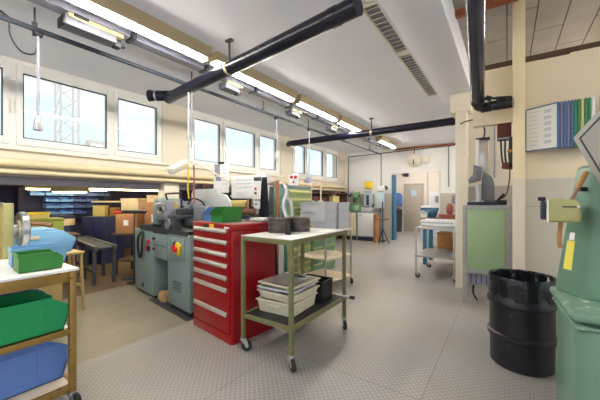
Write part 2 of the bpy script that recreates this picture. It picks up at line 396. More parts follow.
# window wall
struct('wall_left', MB().bx(XW - 0.25, XW, -3, 10.5, 1.71, 2.06), 'cream', smooth=False)
pl = MB()
for a, b in ((-3, -0.62), (3.06, 3.60), (6.50, 7.05), (9.95, 10.5)): pl.bx(XW - 0.25, XW, a, b, 2.06, 3.2)
struct('wall_left_piers', pl, 'cream', smooth=False)
struct('trim_sill', MB().bx(XW - 0.02, XW + 0.05, -3, 10.5, 2.03, 2.065, 0.008), 'bandwhite')
struct('trim_fascia', MB().bx(XW - 0.25, XW - 0.17, -3, 10.5, 1.60, 1.712, 0.004), 'fascia')
struct('trim_sill_ledge', MB().bx(XW - 0.02, XW + 0.03, -3, 10.5, 1.715, 1.77, 0.006), 'annexceil')
lp = MB()
for a, b in ((3.12, 3.42), (6.55, 6.85), (9.9, 10.2)): lp.bx(XW - 0.24, XW - 0.04, a, b, 0, 1.71)
struct('trim_lower_piers', lp, 'bandwhite', smooth=False)
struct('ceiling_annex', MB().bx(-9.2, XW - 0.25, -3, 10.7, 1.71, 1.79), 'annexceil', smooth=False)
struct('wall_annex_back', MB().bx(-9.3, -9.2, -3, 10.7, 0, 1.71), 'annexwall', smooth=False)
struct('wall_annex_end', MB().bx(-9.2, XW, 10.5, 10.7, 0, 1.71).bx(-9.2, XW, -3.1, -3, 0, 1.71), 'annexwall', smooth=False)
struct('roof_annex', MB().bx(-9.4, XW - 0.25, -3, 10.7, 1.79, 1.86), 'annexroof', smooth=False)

def window(n, y0, y1, panes):
    z0, z1 = 2.06, 3.2; zp0, zp1 = 2.20, 3.04
    xf0, xf1 = XW - 0.10, XW - 0.02
    f = MB()
    f.bx(xf0, xf1, y0, y1, z0, z0 + 0.06).bx(xf0, xf1, y0, y1, z1 - 0.07, z1)
    edges = [y0] + [(panes[i][1] + panes[i + 1][0]) / 2 for i in range(len(panes) - 1)] + [y1]
    for i, e in enumerate(edges):
        hw = 0.045
        f.bx(xf0, xf1, max(y0, e - hw), min(y1, e + hw), z0 + 0.06, z1 - 0.07)
    o = struct('window_%d' % n, f, 'frame')
    for i, (a, b) in enumerate(panes):
        s = MB(); e0, e1 = edges[i] + 0.03, edges[i + 1] - 0.03
        X0, X1 = xf0 + 0.01, xf1 + 0.022
        s.bx(X0, X1, e0, a, z0 + 0.045, z1 - 0.06, 0.005).bx(X0, X1, b, e1, z0 + 0.045, z1 - 0.06, 0.005)
        s.bx(X0, X1, a, b, z0 + 0.045, zp0, 0.005).bx(X0, X1, a, b, zp1, z1 - 0.06, 0.005)
        sash = s.build('sash', 'frame', o)
        g = MB(); t = 0.012
        g.bx(xf1 - 0.01, xf1 + 0.012, a, a + t, zp0, zp1).bx(xf1 - 0.01, xf1 + 0.012, b - t, b, zp0, zp1).bx(xf1 - 0.01, xf1 + 0.012, a, b, zp0, zp0 + t).bx(xf1 - 0.01, xf1 + 0.012, a, b, zp1 - t, zp1)
        g.build('gasket', 'gasket', sash)
        MB().bx(xf0 + 0.03, xf0 + 0.036, a, b, zp0, zp1).build('pane', 'glass', sash)
    return o
def handle(o, y):
    h = MB().box((XW + 0.012, y, 2.62), (0.02, 0.03, 0.09), bevel=0.006).box((XW + 0.035, y, 2.57), (0.02, 0.022, 0.15), bevel=0.006)
    h.build('handle', 'frame', o)
w1 = window(1, -0.62, 3.06, [(-0.5, 0.97), (1.157, 2.144), (2.305, 2.957)]); handle(w1, 1.05)
w2 = window(2, 3.60, 6.50, [(3.73, 4.385), (4.54, 5.487), (5.67, 6.308)]); handle(w2, 4.45)
w3 = window(3, 7.05, 9.95, [(7.19, 7.72), (7.86, 8.82), (9.09, 9.83)])

# door opening, its blue leaf edge, and the room beyond
struct('door_1', MB().bx(-3.31, -3.23, 10.42, 10.72, 0, 2.28, 0.01), 'blue')
struct('trim_door_frame', MB().bx(-3.31, -1.77, 10.46, 10.5, 2.31, 2.33).bx(-1.80, -1.77, 10.46, 10.5, 0, 2.33), 'bandwhite')
struct('floor_inner', MB().bx(-6.5, 1.5, 14, 16.6, -0.08, 0), 'lane', smooth=False)
struct('wall_inner', MB().bx(-6.5, 1.5, 14.0, 14.1, 0, 3.2), 'innerwall', smooth=False)
struct('wall_inner_left', MB().bx(-5.0, -4.9, 10.7, 14.0, 0, 3.2), 'innerwall', smooth=False)
struct('ceiling_inner', MB().bx(-5.0, 1.5, 10.7, 14.1, 3.2, 3.3), 'ceiling', smooth=False)
# ------------------------------------------------------------------ ceiling services
ORD = ['nearest the camera', 'second from the camera', 'third from the camera', 'fourth from the camera', 'fifth from the camera', 'farthest along the row']
def strip_light(L_):
    t = thing('strip_light', '', 'ceiling light', group='warm strip lights in a row')
    MB().prism([(-0.11, 0, 0.12), (-0.075, 0, 0.0), (-0.06, 0, 0.0), (-0.06, 0, 0.03), (0.06, 0, 0.03), (0.06, 0, 0), (0.075, 0, 0.0), (0.11, 0, 0.12)], (0, L_, 0)).build('housing', 'housing', t)
    MB().bx(-0.03, 0.03, 0.04, L_ - 0.04, -0.032, 0.018, 0.014).build('tube', 'tube', t)
    for y in (0, L_ - 0.025): MB().bx(-0.06, 0.06, y, y + 0.025, -0.034, 0.05, 0.004).build('end_cap', 'housing', t)
    return t
S0 = strip_light(1.42)
spans = [-0.62, 0.90, 2.66, 4.20, 5.72, 8.20]
for i, y in enumerate(spans):
    o = S0 if i == 0 else dup(S0, (0, 0, 0))
    o.location = (-2.97, y, 3.08); o['label'] = 'warm fluorescent strip light on the white ceiling, ' + ORD[i]
for y, x, z, lab in ((-2.2, -2.97, 3.08, 'added unseen strip light behind the camera in the window-side row'), (-2.4, 1.8, 3.3, 'added unseen strip light behind the camera over the right side'), (-0.8, 1.8, 3.3, 'added unseen strip light over the right side, level with the camera'), (0.8, 1.8, 3.3, 'added unseen strip light over the right side before the partition'), (4.2, 1.2, 3.3, 'added unseen strip light in the space behind the partition'), (7.4, 0.6, 3.08, 'added unseen strip light over the far bay behind the alcove'), (8.9, 0.6, 3.08, 'added unseen strip light at the end of the far bay')):
    dup(S0, (x, y, z), None, lab)  # unseen extra strips, added to brighten the room
t = thing('square_light', 'small square ceiling light lit in the row, beside the thick dark blue duct', 'ceiling light', (-2.97, 2.42, 3.08))
MB().bx(-0.09, 0.09, 0, 0.17, 0.02, 0.12, 0.005).build('housing', 'housing', t); MB().bx(-0.06, 0.06, 0.02, 0.15, 0.005, 0.03, 0.004).build('diffuser', 'tube', t)

# grey busway beside the lights with tap-off boxes
t = thing('busway', 'long grey metal busway running along the ceiling beside the strip lights', 'busway', (-3.36, 0, 3.13))
mb = MB()
for k in range(12):
    y = -1.2 + k * 0.95; mb.bx(-0.07, 0.07, y, y + 0.9, 0.0, 0.06, 0.004)
mb.build('trunking', 'traygrey', t)
MB().bx(-0.03, 0.03, -1.2, 10.3, 0.06, 0.07).build('mounting_rail', 'lathe_dark', t)
for k in range(11): MB().bx(-0.085, 0.085, -0.28 + k * 0.95, -0.24 + k * 0.95, -0.006, 0.075).build('joint_clip', 'lathe_dark', t)
for k, (y, big, lab) in enumerate([(0.98, 1, 'large pale tap-off box with a black plug under the ceiling busway nearest the camera'), (2.78, 0, 'pale tap-off box on the busway just behind the thick dark blue duct'), (4.30, 0, 'pale tap-off box on the busway above the second window, with a black end'), (5.75, 0, 'small pale tap-off box on the busway beside the far dark duct')]):
    t = thing('tap_off_box', lab, 'junction box', (-3.35, y * 1.05, 3.004), 0, 'tap-off boxes on the busway'); L_ = 0.44 if big else 0.26
    MB().bx(-0.10, 0.06, 0, L_, 0.0, 0.10, 0.012).build('body', 'boxgrey', t)
    MB().bx(-0.05, 0.075, 0.02, L_ + 0.06, 0.07, 0.115, 0.01).build('cover', 'boxcream', t)
    p = MB().box((-0.03, L_ + 0.03, 0.04), (0.09, 0.07, 0.1), bevel=0.012).build('plug', 'black', t)
    MB().cyl((-0.03, L_ + 0.06, 0.04), (-0.03, L_ + 0.11, 0.04), 0.025).build('cap', 'rubber', p)
    if big:
        MB().box((0.06, 0.12, 0.10), (0.06, 0.12, 0.03), bevel=0.006).build('socket', 'rubber', t)
        MB().bx(-0.105, 0.05, -0.012, 0.006, 0.0, 0.09, 0.004).build('end_plate', 'black', t)

t = thing('overhead_rail', 'thin dark rail hung under the ceiling along the windows', 'rail', (-3.637, 0, 3.0))
MB().bx(-0.018, 0.018, -1.2, 10.2, -0.02, 0.02, 0.004).build('rail', 'gasket', t)
for y in (0.9, 2.6, 4.1, 5.6, 7.4, 9.2): MB().cyl((0, y, 0.02), (0, y, 0.2), 0.008, seg=8).cyl((0, y, 0.02), (0, y, 0.06), 0.022, seg=8).build('hanger', 'lathe_dark', t)

def drop(y, z, lab, plug=True, matn='print'):
    t = thing('drop_cable', lab, 'hanging cable', (-3.637, y, 2.98), 0, 'power cables hanging from the rail')
    MB().tube([(0, 0, 0), (0.004, 0.004, (z - 2.98) * 0.5), (0, 0, z - 2.98)], 0.012).build('cable', matn, t)
    MB().bx(-0.028, 0.028, -0.035, 0.035, -0.04, 0.01, 0.006).build('trolley', 'black', t)
    if plug:
        MB().lathe([(0.014, 0.02), (0.022, 0.0), (0.03, -0.05), (0.03, -0.075), (0.036, -0.08), (0.036, -0.11), (0.02, -0.115)], (0, 0, z - 2.98), 14).build('plug', 'silver', t)
    return t
drop(0.923, 2.168, 'grey cable hanging from the rail with a metal plug before the nearest window')
drop(4.47, 2.275, 'pale cable hanging from the rail in front of the second window')
drop(5.63, 2.02, 'slanting pale cable hanging near the third window')
t = tag(MB().tube([(-3.637, 0.587, 3.021), (-3.637, 0.661, 3.053), (-3.627, 0.747, 3.000)], 0.008).tube([(-3.627, 0.725, 3.000), (-3.648, 0.736, 2.872), (-3.669, 0.811, 2.765), (-3.648, 0.896, 2.765), (-3.637, 0.917, 2.829)], 0.007).tube([(-3.733, 0.373, 3.213), (-3.680, 0.533, 3.107), (-3.637, 0.704, 3.032)], 0.009).build('cable_loop', 'black'), 'thin black cable looped from the overhead rail at upper left', 'cable')

# ducts
def duct(name, lab, a, b, r, collars, hangers, elbow=None, mat='duct', zt=3.2):
    a, b = Vector(a), Vector(b); d = (b - a).normalized()
    t = thing(name, lab, 'extraction duct', a)
    MB().cyl((0, 0, 0), b - a, r, seg=28).build('pipe', mat, t)
    for k in collars:
        p = (b - a) * k; MB().cyl(p - d * 0.035, p + d * 0.035, r * 1.07, seg=28).build('collar', 'rubber' if mat == 'chrome' else mat, t)
    for k in hangers:
        p = (b - a) * k; top = zt - a.z
        h = MB().cyl((p.x, p.y, p.z + r), (p.x, p.y, top), 0.012, seg=8).box((p.x, p.y, top - 0.01), (0.09, 0.05, 0.02)).build('hanger', 'lathe_dark', t)
        MB().cyl(p - d * 0.02, p + d * 0.02, r * 1.05, seg=28).build('clamp', 'housing' if mat == 'duct' else 'silver', t)
    if elbow == 'joint':
        MB().sph((0, 0, 0.005), 0.08).cyl((0.05, 0.035, 0.025), (-0.23, -0.17, 0.025), 0.074, seg=28).build('elbow', mat, t)
        for q in ((0.04, 0.028, 0.025), (-0.22, -0.163, 0.025)): q = Vector(q); e_ = Vector((0.80, 0.59, 0)); MB().cyl(q - e_ * 0.02, q + e_ * 0.02, 0.081, seg=28).build('elbow_collar', mat, t)
        q = Vector((-0.15, -0.11, 0.025)); MB().cyl(q - e_ * 0.012, q + e_ * 0.012, 0.078, seg=28).build('steel_band', 'silver', t)
    elif elbow: MB().tube(elbow[0], elbow[1], seg=20).build('elbow', mat, t)
    return t
duct('extraction_duct', 'thick dark blue extraction duct crossing the ceiling near the camera', (-4.02, 2.50, 2.88), (-0.93, 2.13, 2.88), 0.074, [0.0, 0.93], [0.47],
     'joint')
duct('extraction_duct', 'dark duct crossing under the ceiling toward the back wall', (-4.5, 6.30, 2.87), (-0.75, 6.36, 2.90), 0.075, [0.0, 0.97], [0.545],
     ([(0.0, 0, 0), (-0.15, 0, 0.01), (-0.26, 0.06, 0.0)], 0.07))
duct('extraction_duct', 'shiny dark steel pipe running overhead beside the right pillar', (-0.09, 0.9, 2.97), (-0.25, 3.62, 2.43), 0.06, [0.997], [], None, 'chrome')
t = thing('flexible_hose', 'shiny black flexible hose bending from the steel pipe end to the pillar', 'hose', (-0.25, 3.64, 2.43))
mb = MB(); pts = [(0, 0, 0), (0.0, 0.05, -0.03), (0.06, 0.06, -0.055), (0.14, 0.03, -0.06), (0.30, -0.0, -0.065)]
mb.tube(pts, 0.05, seg=18, sub=8); mb.build('hose', 'blackgloss', t)
mb = MB(); 
for k in range(4): mb.cyl((0.03 + 0.07 * k, 0.045 - 0.012 * k, -0.058), (0.045 + 0.07 * k, 0.043 - 0.012 * k, -0.058), 0.056, seg=18)
mb.build('hose_clamp', 'rubber', t)
MB().box((0.09, 0.05, 0.03), (0.06, 0.03, 0.05), (0, 0.5, 0), 0.008).build('lever', 'black', t)
mb = MB().cyl((0.16, 0.06, 0.02), (0.29, 0.05, 0.0), 0.018).cyl((0.10, 0.06, 0.03), (0.17, 0.06, 0.02), 0.012); mb.build('branch_tube', 'rubber', t)

# vent grille along the beam
for i, (y0, y1) in enumerate([(0.9, 2.55), (2.6, 3.68), (3.74, 5.5)]):
    t = thing('ceiling_vent', 'slatted ceiling grille along the white beam, ' + ['nearest the camera', 'middle section', 'far section'][i], 'vent', (-1.018, y0, 3.2), 0, 'grilles along the beam')
    L_ = y1 - y0
    MB().bx(-0.1, -0.085, 0, L_, -0.025, 0).bx(0.085, 0.1, 0, L_, -0.025, 0).bx(-0.1, 0.1, 0, 0.03, -0.025, 0).bx(-0.1, 0.1, L_ - 0.03, L_, -0.025, 0).build('frame', 'bandwhite', t)
    mb = MB(); n = int(L_ / 0.085)
    for k in range(1, n): mb.box((0, k * L_ / n, -0.012), (0.17, 0.022, 0.008), (0.5, 0, 0))
    mb.build('slat', 'bandwhite', t); t.children[-1]['kind'] = 'stuff'
    MB().bx(-0.09, 0.09, 0.01, L_ - 0.01, -0.004, -0.001).build('backing', 'traygrey', t)

# heating pipes along the window wall
for z, r, lab, x in ((1.865, 0.052, 'thick cream heating pipe along the wall under the windows, upper one', -5.07), (1.755, 0.03, 'thin cream heating pipe along the wall just below the thick one', -5.09)):
    t = thing('heating_pipe', lab, 'pipe', (x, -2.9, z))
    MB().cyl((0, 0, 0), (0, 13.3, 0), r, seg=20).build('pipe', 'cream2', t)
    for y in (2.2, 4.2, 6.2, 9.2, 12.2): MB().bx(-0.068 if r > 0.04 else -0.045, r * 0.4, y, y + 0.03, -0.012, 0.012).build('bracket', 'bandwhite', t)

# ------------------------------------------------------------------ red drawer cabinet
rzR = math.atan2(1.998 - 2.102, 2.17 * -1 + 2.918) ; rzR = math.atan2(-0.104, 0.748)
W, D, Hh = 0.755, 0.56, 1.165
cab = thing('drawer_cabinet', 'tall red steel drawer cabinet with seven silver handles', 'cabinet', (-2.918, 2.102, 0), rzR)
MB().bx(0, W, 0.012, D, 0.0, Hh - 0.07, 0.006).build('body', 'red', cab)
MB().bx(-0.006, W + 0.006, -0.004, D + 0.006, Hh - 0.07, Hh - 0.004, 0.008).build('top_rim', 'red', cab)
MB().bx(0.012, W - 0.012, 0.015, D - 0.01, Hh - 0.01, Hh, 0.002).build('top_mat', 'redtop', cab)
MB().bx(0.01, W - 0.01, -0.004, 0.02, 0.0, 0.085, 0.004).build('plinth', 'red', cab)
lk = MB().bx(0.24, 0.33, -0.012, 0.0, Hh - 0.055, Hh - 0.02, 0.003).build('lock', 'black', cab)
MB().bx(0.36, 0.44, -0.008, 0.0, Hh - 0.06, Hh - 0.015, 0.002).build('label_plate', 'yellow', cab)
MB().bx(0.63, 0.71, -0.007, 0.0, Hh - 0.045, Hh - 0.03).build('maker_plate', 'paper', cab)
hz = [1.4 - (y - 200) * 3.35 / 300 for y in (228.2, 238.3, 249, 258.8, 269.5, 280, 301)]
for i, z in enumerate(hz):
    zt = z + 0.036; zb = (hz[i + 1] + 0.040) if i < 6 else 0.095
    d_ = MB().bx(0.02, W - 0.045, -0.006, 0.05, zb, zt, 0.004).build('drawer', 'red', cab)
    h = MB().prism([(0.05, -0.006, z + 0.030), (0.05, -0.020, z + 0.024), (0.05, -0.026, z + 0.004), (0.05, -0.024, z - 0.014), (0.05, -0.018, z - 0.014), (0.05, -0.006, z + 0.008)], (W - 0.125, 0, 0), 0.002)
    h.build('handle', 'alu', d_)

def hopper_bin(name, lab, mat, loc, rz, L_, W_, H_, group=None, seg_lip=True):
    # open-fronted stacking bin, open end toward -Y
    t = thing(name, lab, 'bin', loc, rz, group)
    k = 0.006
    pr = [(0, 0.0), (0, H_ * 0.45), (-0.02, H_ * 0.62), (L_ * 0.22, H_), (L_, H_), (L_, 0)]
    b = MB()
    for x in (-W_ / 2, W_ / 2 - k): b.prism([(x, y, z) for y, z in pr], (k, 0, 0))
    b.bx(-W_ / 2, W_ / 2, 0, L_, 0, k).bx(-W_ / 2, W_ / 2, L_ - k, L_, 0, H_).bx(-W_ / 2, W_ / 2, 0, k, 0, H_ * 0.45)
    b.build('shell', mat, t)
    MB().prism([(-W_ / 2 + 0.01, -0.002, H_ * 0.45), (-W_ / 2 + 0.01, -0.026, H_ * 0.64), (-W_ / 2 + 0.01, -0.02, H_ * 0.64), (-W_ / 2 + 0.01, 0.004, H_ * 0.45)], (W_ - 0.02, 0, 0)).build('front_lip', mat, t)
    MB().bx(-W_ / 2 - 0.008, -W_ / 2, L_ * 0.25, L_, H_ - 0.014, H_).bx(W_ / 2, W_ / 2 + 0.008, L_ * 0.25, L_, H_ - 0.014, H_).bx(-W_ / 2, W_ / 2, L_, L_ + 0.008, H_ - 0.014, H_).build('rim', mat, t)
    return t
def loc_on(root, p):
    r_ = rot(0, 0, root.rotation_euler[2]); v = r_ @ Vector(p); return Vector(root.location) + v
hopper_bin('storage_bin', 'small blue open-fronted bin on the red cabinet', 'bin_blue', loc_on(cab, (0.16, 0.10, Hh)), rzR + R(6), 0.24, 0.165, 0.15)
hopper_bin('storage_bin', 'green open-fronted bin on the red cabinet beside the small blue bin', 'bin_green', loc_on(cab, (0.38, 0.07, Hh)), rzR + R(6), 0.26, 0.20, 0.16)
t = thing('metal_plate', 'thin pale steel sheets lying at the back of the red cabinet', 'plate', loc_on(cab, (0.60, 0.46, Hh)), rzR)
MB().box((0, 0, 0.01), (0.28, 0.16, 0.012), (0, 0, 0.05), 0.002).build('lower_sheet', 'silver', t); MB().box((0.02, 0.02, 0.028), (0.24, 0.14, 0.02), (0, 0, -0.05), 0.002).build('upper_sheet', 'tabletop', t)

# ------------------------------------------------------------------ castor
def castor(parent, x, y, ztop, r=0.05, ang=0.6, matw='rubber'):
    c_, s_ = math.cos(ang), math.sin(ang)
    k = MB()
    k.cyl((x, y, ztop), (x, y, ztop - 0.02), 0.026, seg=12)
    ox, oy = x + c_ * 0.03, y + s_ * 0.03
    for sg in (-1, 1):
        px, py = -s_ * 0.021 * sg, c_ * 0.021 * sg
        k.prism([(x + px - c_ * 0.022, y + py - s_ * 0.022, ztop - 0.018), (x + px + c_ * 0.03, y + py + s_ * 0.03, ztop - 0.018), (ox + px + c_ * 0.014, oy + py + s_ * 0.014, r), (ox + px - c_ * 0.014, oy + py - s_ * 0.014, r)], (-s_ * 0.003, c_ * 0.003, 0))
    k.bx(x - 0.024, x + 0.024, y - 0.024, y + 0.024, ztop - 0.022, ztop - 0.016)
    cs = k.build('castor', 'silver', parent)
    wv = MB().lathe([(r * 0.4, -0.016), (r * 0.85, -0.016), (r, -0.010), (r, 0.010), (r * 0.85, 0.016), (r * 0.4, 0.016)], (0, 0, 0), 20)
    wv.bm.transform(Matrix.Translation((ox, oy, r)) @ Matrix.Rotation(ang, 4, 'Z') @ Matrix.Rotation(PI / 2, 4, 'X'))
    wv.build('wheel', matw, cs)
    hb = MB().cyl((ox + s_ * 0.02, oy - c_ * 0.02, r), (ox - s_ * 0.02, oy + c_ * 0.02, r), r * 0.32, seg=12); hb.build('hub', 'silver', cs)

# ------------------------------------------------------------------ olive trolley table in the middle
X0, X1, Y0, Y1, ZT = -2.03, -1.445, 1.975, 2.99, 1.075
ct = thing('trolley_table', 'worn olive steel trolley table on castors in front of the red cabinet', 'trolley', (X0, Y0, 0))
w_, l_ = X1 - X0, Y1 - Y0; s = 0.035
for x in (0, w_ - s):
    for y in (0, l_ - s): MB().bx(x, x + s, y, y + s, 0.12, ZT - 0.006, 0.004).build('leg', 'cart', ct)
for z0, z1, nm in ((ZT - 0.05, ZT - 0.006, 'top_frame'), (0.315, 0.352, 'lower_frame')):
    f = MB().bx(s, w_ - s, 0.002, 0.030, z0, z1, 0.003).bx(s, w_ - s, l_ - 0.030, l_ - 0.002, z0, z1, 0.003).bx(0.002, 0.030, s, l_ - s, z0, z1, 0.003).bx(w_ - 0.030, w_ - 0.002, s, l_ - s, z0, z1, 0.003)
    f.build(nm, 'cart', ct)
MB().bx(0.004, w_ - 0.004, 0.004, l_ - 0.004, ZT - 0.008, ZT, 0.002).build('tabletop', 'tabletop', ct)
MB().bx(0.025, w_ - 0.025, 0.025, l_ - 0.025, 0.332, 0.345, 0.002).build('lower_shelf', 'rubber', ct)
for x, y, a in ((0.018, 0.018, 0.9), (w_ - 0.018, 0.018, -0.5), (0.018, l_ - 0.018, 0.3), (w_ - 0.018, l_ - 0.018, -0.9)): castor(ct, x, y, 0.125, 0.048, a)

# things on it
def wheel_disc(r, h, mat): return MB().lathe([(r * 0.3, 0), (r, 0.0), (r, h * 0.28), (r * 0.93, h * 0.36), (r * 0.93, h * 0.64), (r, h * 0.72), (r, h), (r * 0.75, h), (r * 0.72, h * 0.8), (r * 0.35, h * 0.8), (r * 0.3, h)], (0, 0, 0), 36)
gx = [(-1.92, 2.50), (-1.70, 2.62)]
nm = ['bottom', 'second', 'top']
for i in range(3):
    o = tag(wheel_disc(0.115, 0.048, 'black').build('pulley', 'pulley', None, (-1.895, 2.38, ZT + 0.0485 * i)), 'black grooved pulley disc in the left stack on the trolley table, %s' % (['lowest', 'middle', 'topmost'][i]), 'pulley', 'stacked black pulley discs')
for i in range(3):
    o = tag(wheel_disc(0.115, 0.048, 'black').build('pulley', 'pulley', None, (-1.80, 2.60, ZT + 0.0485 * i)), 'black grooved pulley disc in the right stack on the trolley table, %s' % (['lowest', 'middle', 'topmost'][i]), 'pulley', 'stacked black pulley discs')
t = thing('bottle', 'small black bottle standing before the pulley discs on the trolley table', 'bottle', (-1.68, 2.24, ZT))
MB().lathe([(0.024, 0), (0.026, 0.006), (0.026, 0.10), (0.014, 0.12), (0.012, 0.13)], seg=18).build('body', 'black', t); MB().cyl((0, 0, 0.13), (0, 0, 0.155), 0.014).build('cap', 'rubber', t)
t = thing('bottle', 'yellow bottle beside the right stack of discs on the trolley table', 'bottle', (-1.86, 2.87, ZT))
MB().lathe([(0.024, 0), (0.027, 0.006), (0.027, 0.07), (0.012, 0.10), (0.011, 0.11)], seg=18).build('body', 'paleyellow', t); MB().cyl((0, 0, 0.11), (0, 0, 0.13), 0.013).build('cap', 'yellow', t)
for i, (x, y, a, lab) in enumerate([(-1.58, 2.13, 0.2, 'white paper sheet on the near corner of the trolley table'), (-1.56, 2.72, -0.3, 'white paper sheet on the far end of the trolley table')]):
    t = thing('paper_sheet', lab, 'paper', (x, y, ZT + 0.0005), a); MB().bx(-0.07, 0.07, -0.1, 0.1, 0, 0.002).build('sheet', 'paper', t)
# trays stacked on the lower shelf
def flat_crate(L_, W_, H_, mat, lab, loc, rz, group, tp=0.92):
    t = thing('stacking_crate', lab, 'crate', loc, rz, group)
    sh = MB().tray((0, 0, 0), (L_, W_, H_), 0.006, tp, 0.012)
    rb = MB()
    for sx in (-1, 1):
        for yy in (-0.3, 0.0, 0.3): rb.box((sx * (L_ / 2 * 0.975), yy * W_, H_ * 0.45), (0.008, 0.008, H_ * 0.75))
    for sy in (-1, 1):
        for xx in (-0.36, 0.36): rb.box((xx * L_, sy * W_ / 2 * 0.975, H_ * 0.45), (0.008, 0.008, H_ * 0.75))
    sh.merge(rb.bm); sh.build('shell', mat, t)
    
    for s_ in (-1, 1): MB().box((0, s_ * W_ / 2 * 0.995, H_ * 0.62), (0.11, 0.008, 0.025), bevel=0.004).build('grip', mat, t)
    return t
cx, cy = -1.775, 2.36
z = 0.346
for i, (hh, lab, mt) in enumerate([(0.12, 'pale grey plastic tray at the bottom of the pile on the lower shelf', 'cratecream'), (0.075, 'shallow pale tray second from the bottom on the lower shelf', 'cratecream'), (0.035, 'thin pale tray third in the pile on the lower shelf', 'crate'), (0.035, 'topmost flat tray of the pile on the lower shelf', 'cratecream')]):
    flat_crate(0.40, 0.44, hh, mt, lab, (cx + 0.01 * (i % 2), cy + 0.008 * i, z), R(4 - 5 * (i % 2)), 'flat trays piled on the lower shelf'); z += hh + 0.002
t = thing('steel_sheet', 'shiny steel sheet lying in the topmost tray under the trolley table', 'metal sheet', (cx, cy - 0.0, z + 0.001), R(3))
MB().box((0, 0, 0.004), (0.34, 0.36, 0.006), bevel=0.002).build('sheet', 'silver', t); MB().tube([(-0.12, 0.1, 0.015), (0, 0.14, 0.02), (0.12, 0.12, 0.015)], 0.008).build('bent_rod', 'lathe_dark', t)
t = thing('storage_bin', 'open black plastic box behind the pale trays on the lower shelf', 'bin', (-1.70, 2.74, 0.346), 0)
MB().tray((0, 0, 0), (0.32, 0.22, 0.22), 0.006, 0.96, 0.006).build('shell', 'black', t); MB().box((0, -0.11, 0.17), (0.10, 0.008, 0.02), bevel=0.003).build('grip', 'rubber', t)
t = thing('hand_tool', 'steel bar with a black grip sticking out over the trolley shelf edge', 'tool', (-1.52, 2.90, 0.368), R(8))
MB().cyl((0, 0, 0), (0.15, 0, 0.0), 0.014).build('bar', 'silver', t); MB().cyl((0.15, 0, 0), (0.2, 0, 0), 0.018).build('grip', 'black', t)
for z_ in (): pass

# ------------------------------------------------------------------ pale steel trolley with crates behind
rzT = R(-10)
tr = thing('shelf_trolley', 'steel trolley with three pale shelves behind the olive trolley table', 'trolley', (-2.27, 3.98, 0), rzT)
TW, TL = 0.62, 0.69
for x in (-TW, -0.025):
    for y in (0, TL - 0.025): MB().bx(x, x + 0.025, y, y + 0.025, 0.10, 0.93, 0.004).build('leg', 'silver', tr)
for z0 in (0.15, 0.50):
    MB().bx(-TW + 0.005, -0.005, 0.005, TL - 0.005, z0 - 0.035, z0, 0.008).build('shelf', 'beige_board', tr)
MB().bx(-TW - 0.01, 0.01, -0.01, TL + 0.01, 0.895, 0.93, 0.008).build('top_shelf', 'ltgrey', tr)
for x, y, a in ((-0.012, 0.012, 2.6), (-TW + 0.012, 0.012, 0.7), (-0.012, TL - 0.012, -0.6), (-TW + 0.012, TL - 0.012, 0.3)): castor(tr, x, y, 0.105, 0.045, a)
names = [('bottom grey crate in the left stack on the pale shelf trolley', 'top grey crate in the left stack on the pale shelf trolley'), ('bottom grey crate in the right stack on the pale shelf trolley', 'top grey crate in the right stack on the pale shelf trolley')]
for sI, (ox, oy) in enumerate([(-0.30, 0.17), (-0.28, 0.508)]):
    for k in range(3):
        lab = ['bottom', 'middle', 'topmost'][k] + ' grey crate in the ' + ['near', 'far'][sI] + ' stack on the pale shelf trolley'
        flat_crate(0.54 if sI == 0 else 0.51, 0.29, 0.142, 'crate', lab, loc_on(tr, (ox, oy, 0.932 + 0.144 * k)), rzT, 'grey crates stacked on the shelf trolley', 0.965)
#PART4
# ------------------------------------------------------------------ lathe
rzL = math.atan2(-0.25, 1.79)
lt_ = thing('lathe', 'grey-blue metal lathe with splash guard standing left of the red cabinet', 'lathe', (-4.81, 2.41, 0), rzL)
MB().bx(0.0, 0.70, 0.0, 0.55, 0.035, 0.955, 0.012).build('headstock_pedestal', 'lathe', lt_)
MB().bx(1.16, 1.76, 0.0, 0.55, 0.06, 0.985, 0.012).build('tailstock_pedestal', 'lathe', lt_)
MB().bx(0.03, 0.67, 0.03, 0.52, 0.0, 0.04).build('plinth', 'rubber', lt_); MB().bx(1.20, 1.74, 0.03, 0.52, 0.0, 0.065).build('plinth', 'rubber', lt_)
p = MB().bx(0.72, 1.15, -0.005, 0.03, 0.60, 0.94, 0.008).build('centre_panel', 'lathe', lt_)
MB().bx(0.73, 1.14, -0.010, 0.0, 0.775, 0.783).build('panel_seam', 'lathe_dark', p)
for z in (0.72, 0.86): MB().cyl((0.755, -0.005, z), (0.755, -0.03, z), 0.018, seg=12).build('knob', 'black', p)
MB().bx(0.70, 1.16, 0.46, 0.52, 0.05, 0.9).build('back_panel', 'lathe_dark', lt_)
e = MB().bx(1.17, 1.75, -0.012, 0.0, 0.955, 0.985, 0.004).build('pedestal_lip', 'ltgrey', lt_)
e = MB().bx(1.25, 1.64, -0.014, 0.0, 0.66, 0.93, 0.006).build('switch_panel', 'lathe', lt_)
MB().box((1.52, -0.03, 0.80), (0.13, 0.03, 0.14), (0, 0.3, 0), 0.006).build('yellow_plate', 'yellow', e)
MB().cyl((1.50, -0.04, 0.80), (1.50, -0.085, 0.80), 0.035).build('stop_button', 'redpaint', e)
MB().cyl((1.42, -0.015, 0.82), (1.42, -0.05, 0.82), 0.025).build('red_button', 'redpaint', e)
MB().cyl((1.46, -0.015, 0.87), (1.46, -0.05, 0.87), 0.022).build('black_button', 'black', e)
for k in range(4): MB().bx(1.33, 1.55, -0.004, 0.002, 0.26 + 0.035 * k, 0.272 + 0.035 * k).build('louvre', 'lathe_dark', lt_)
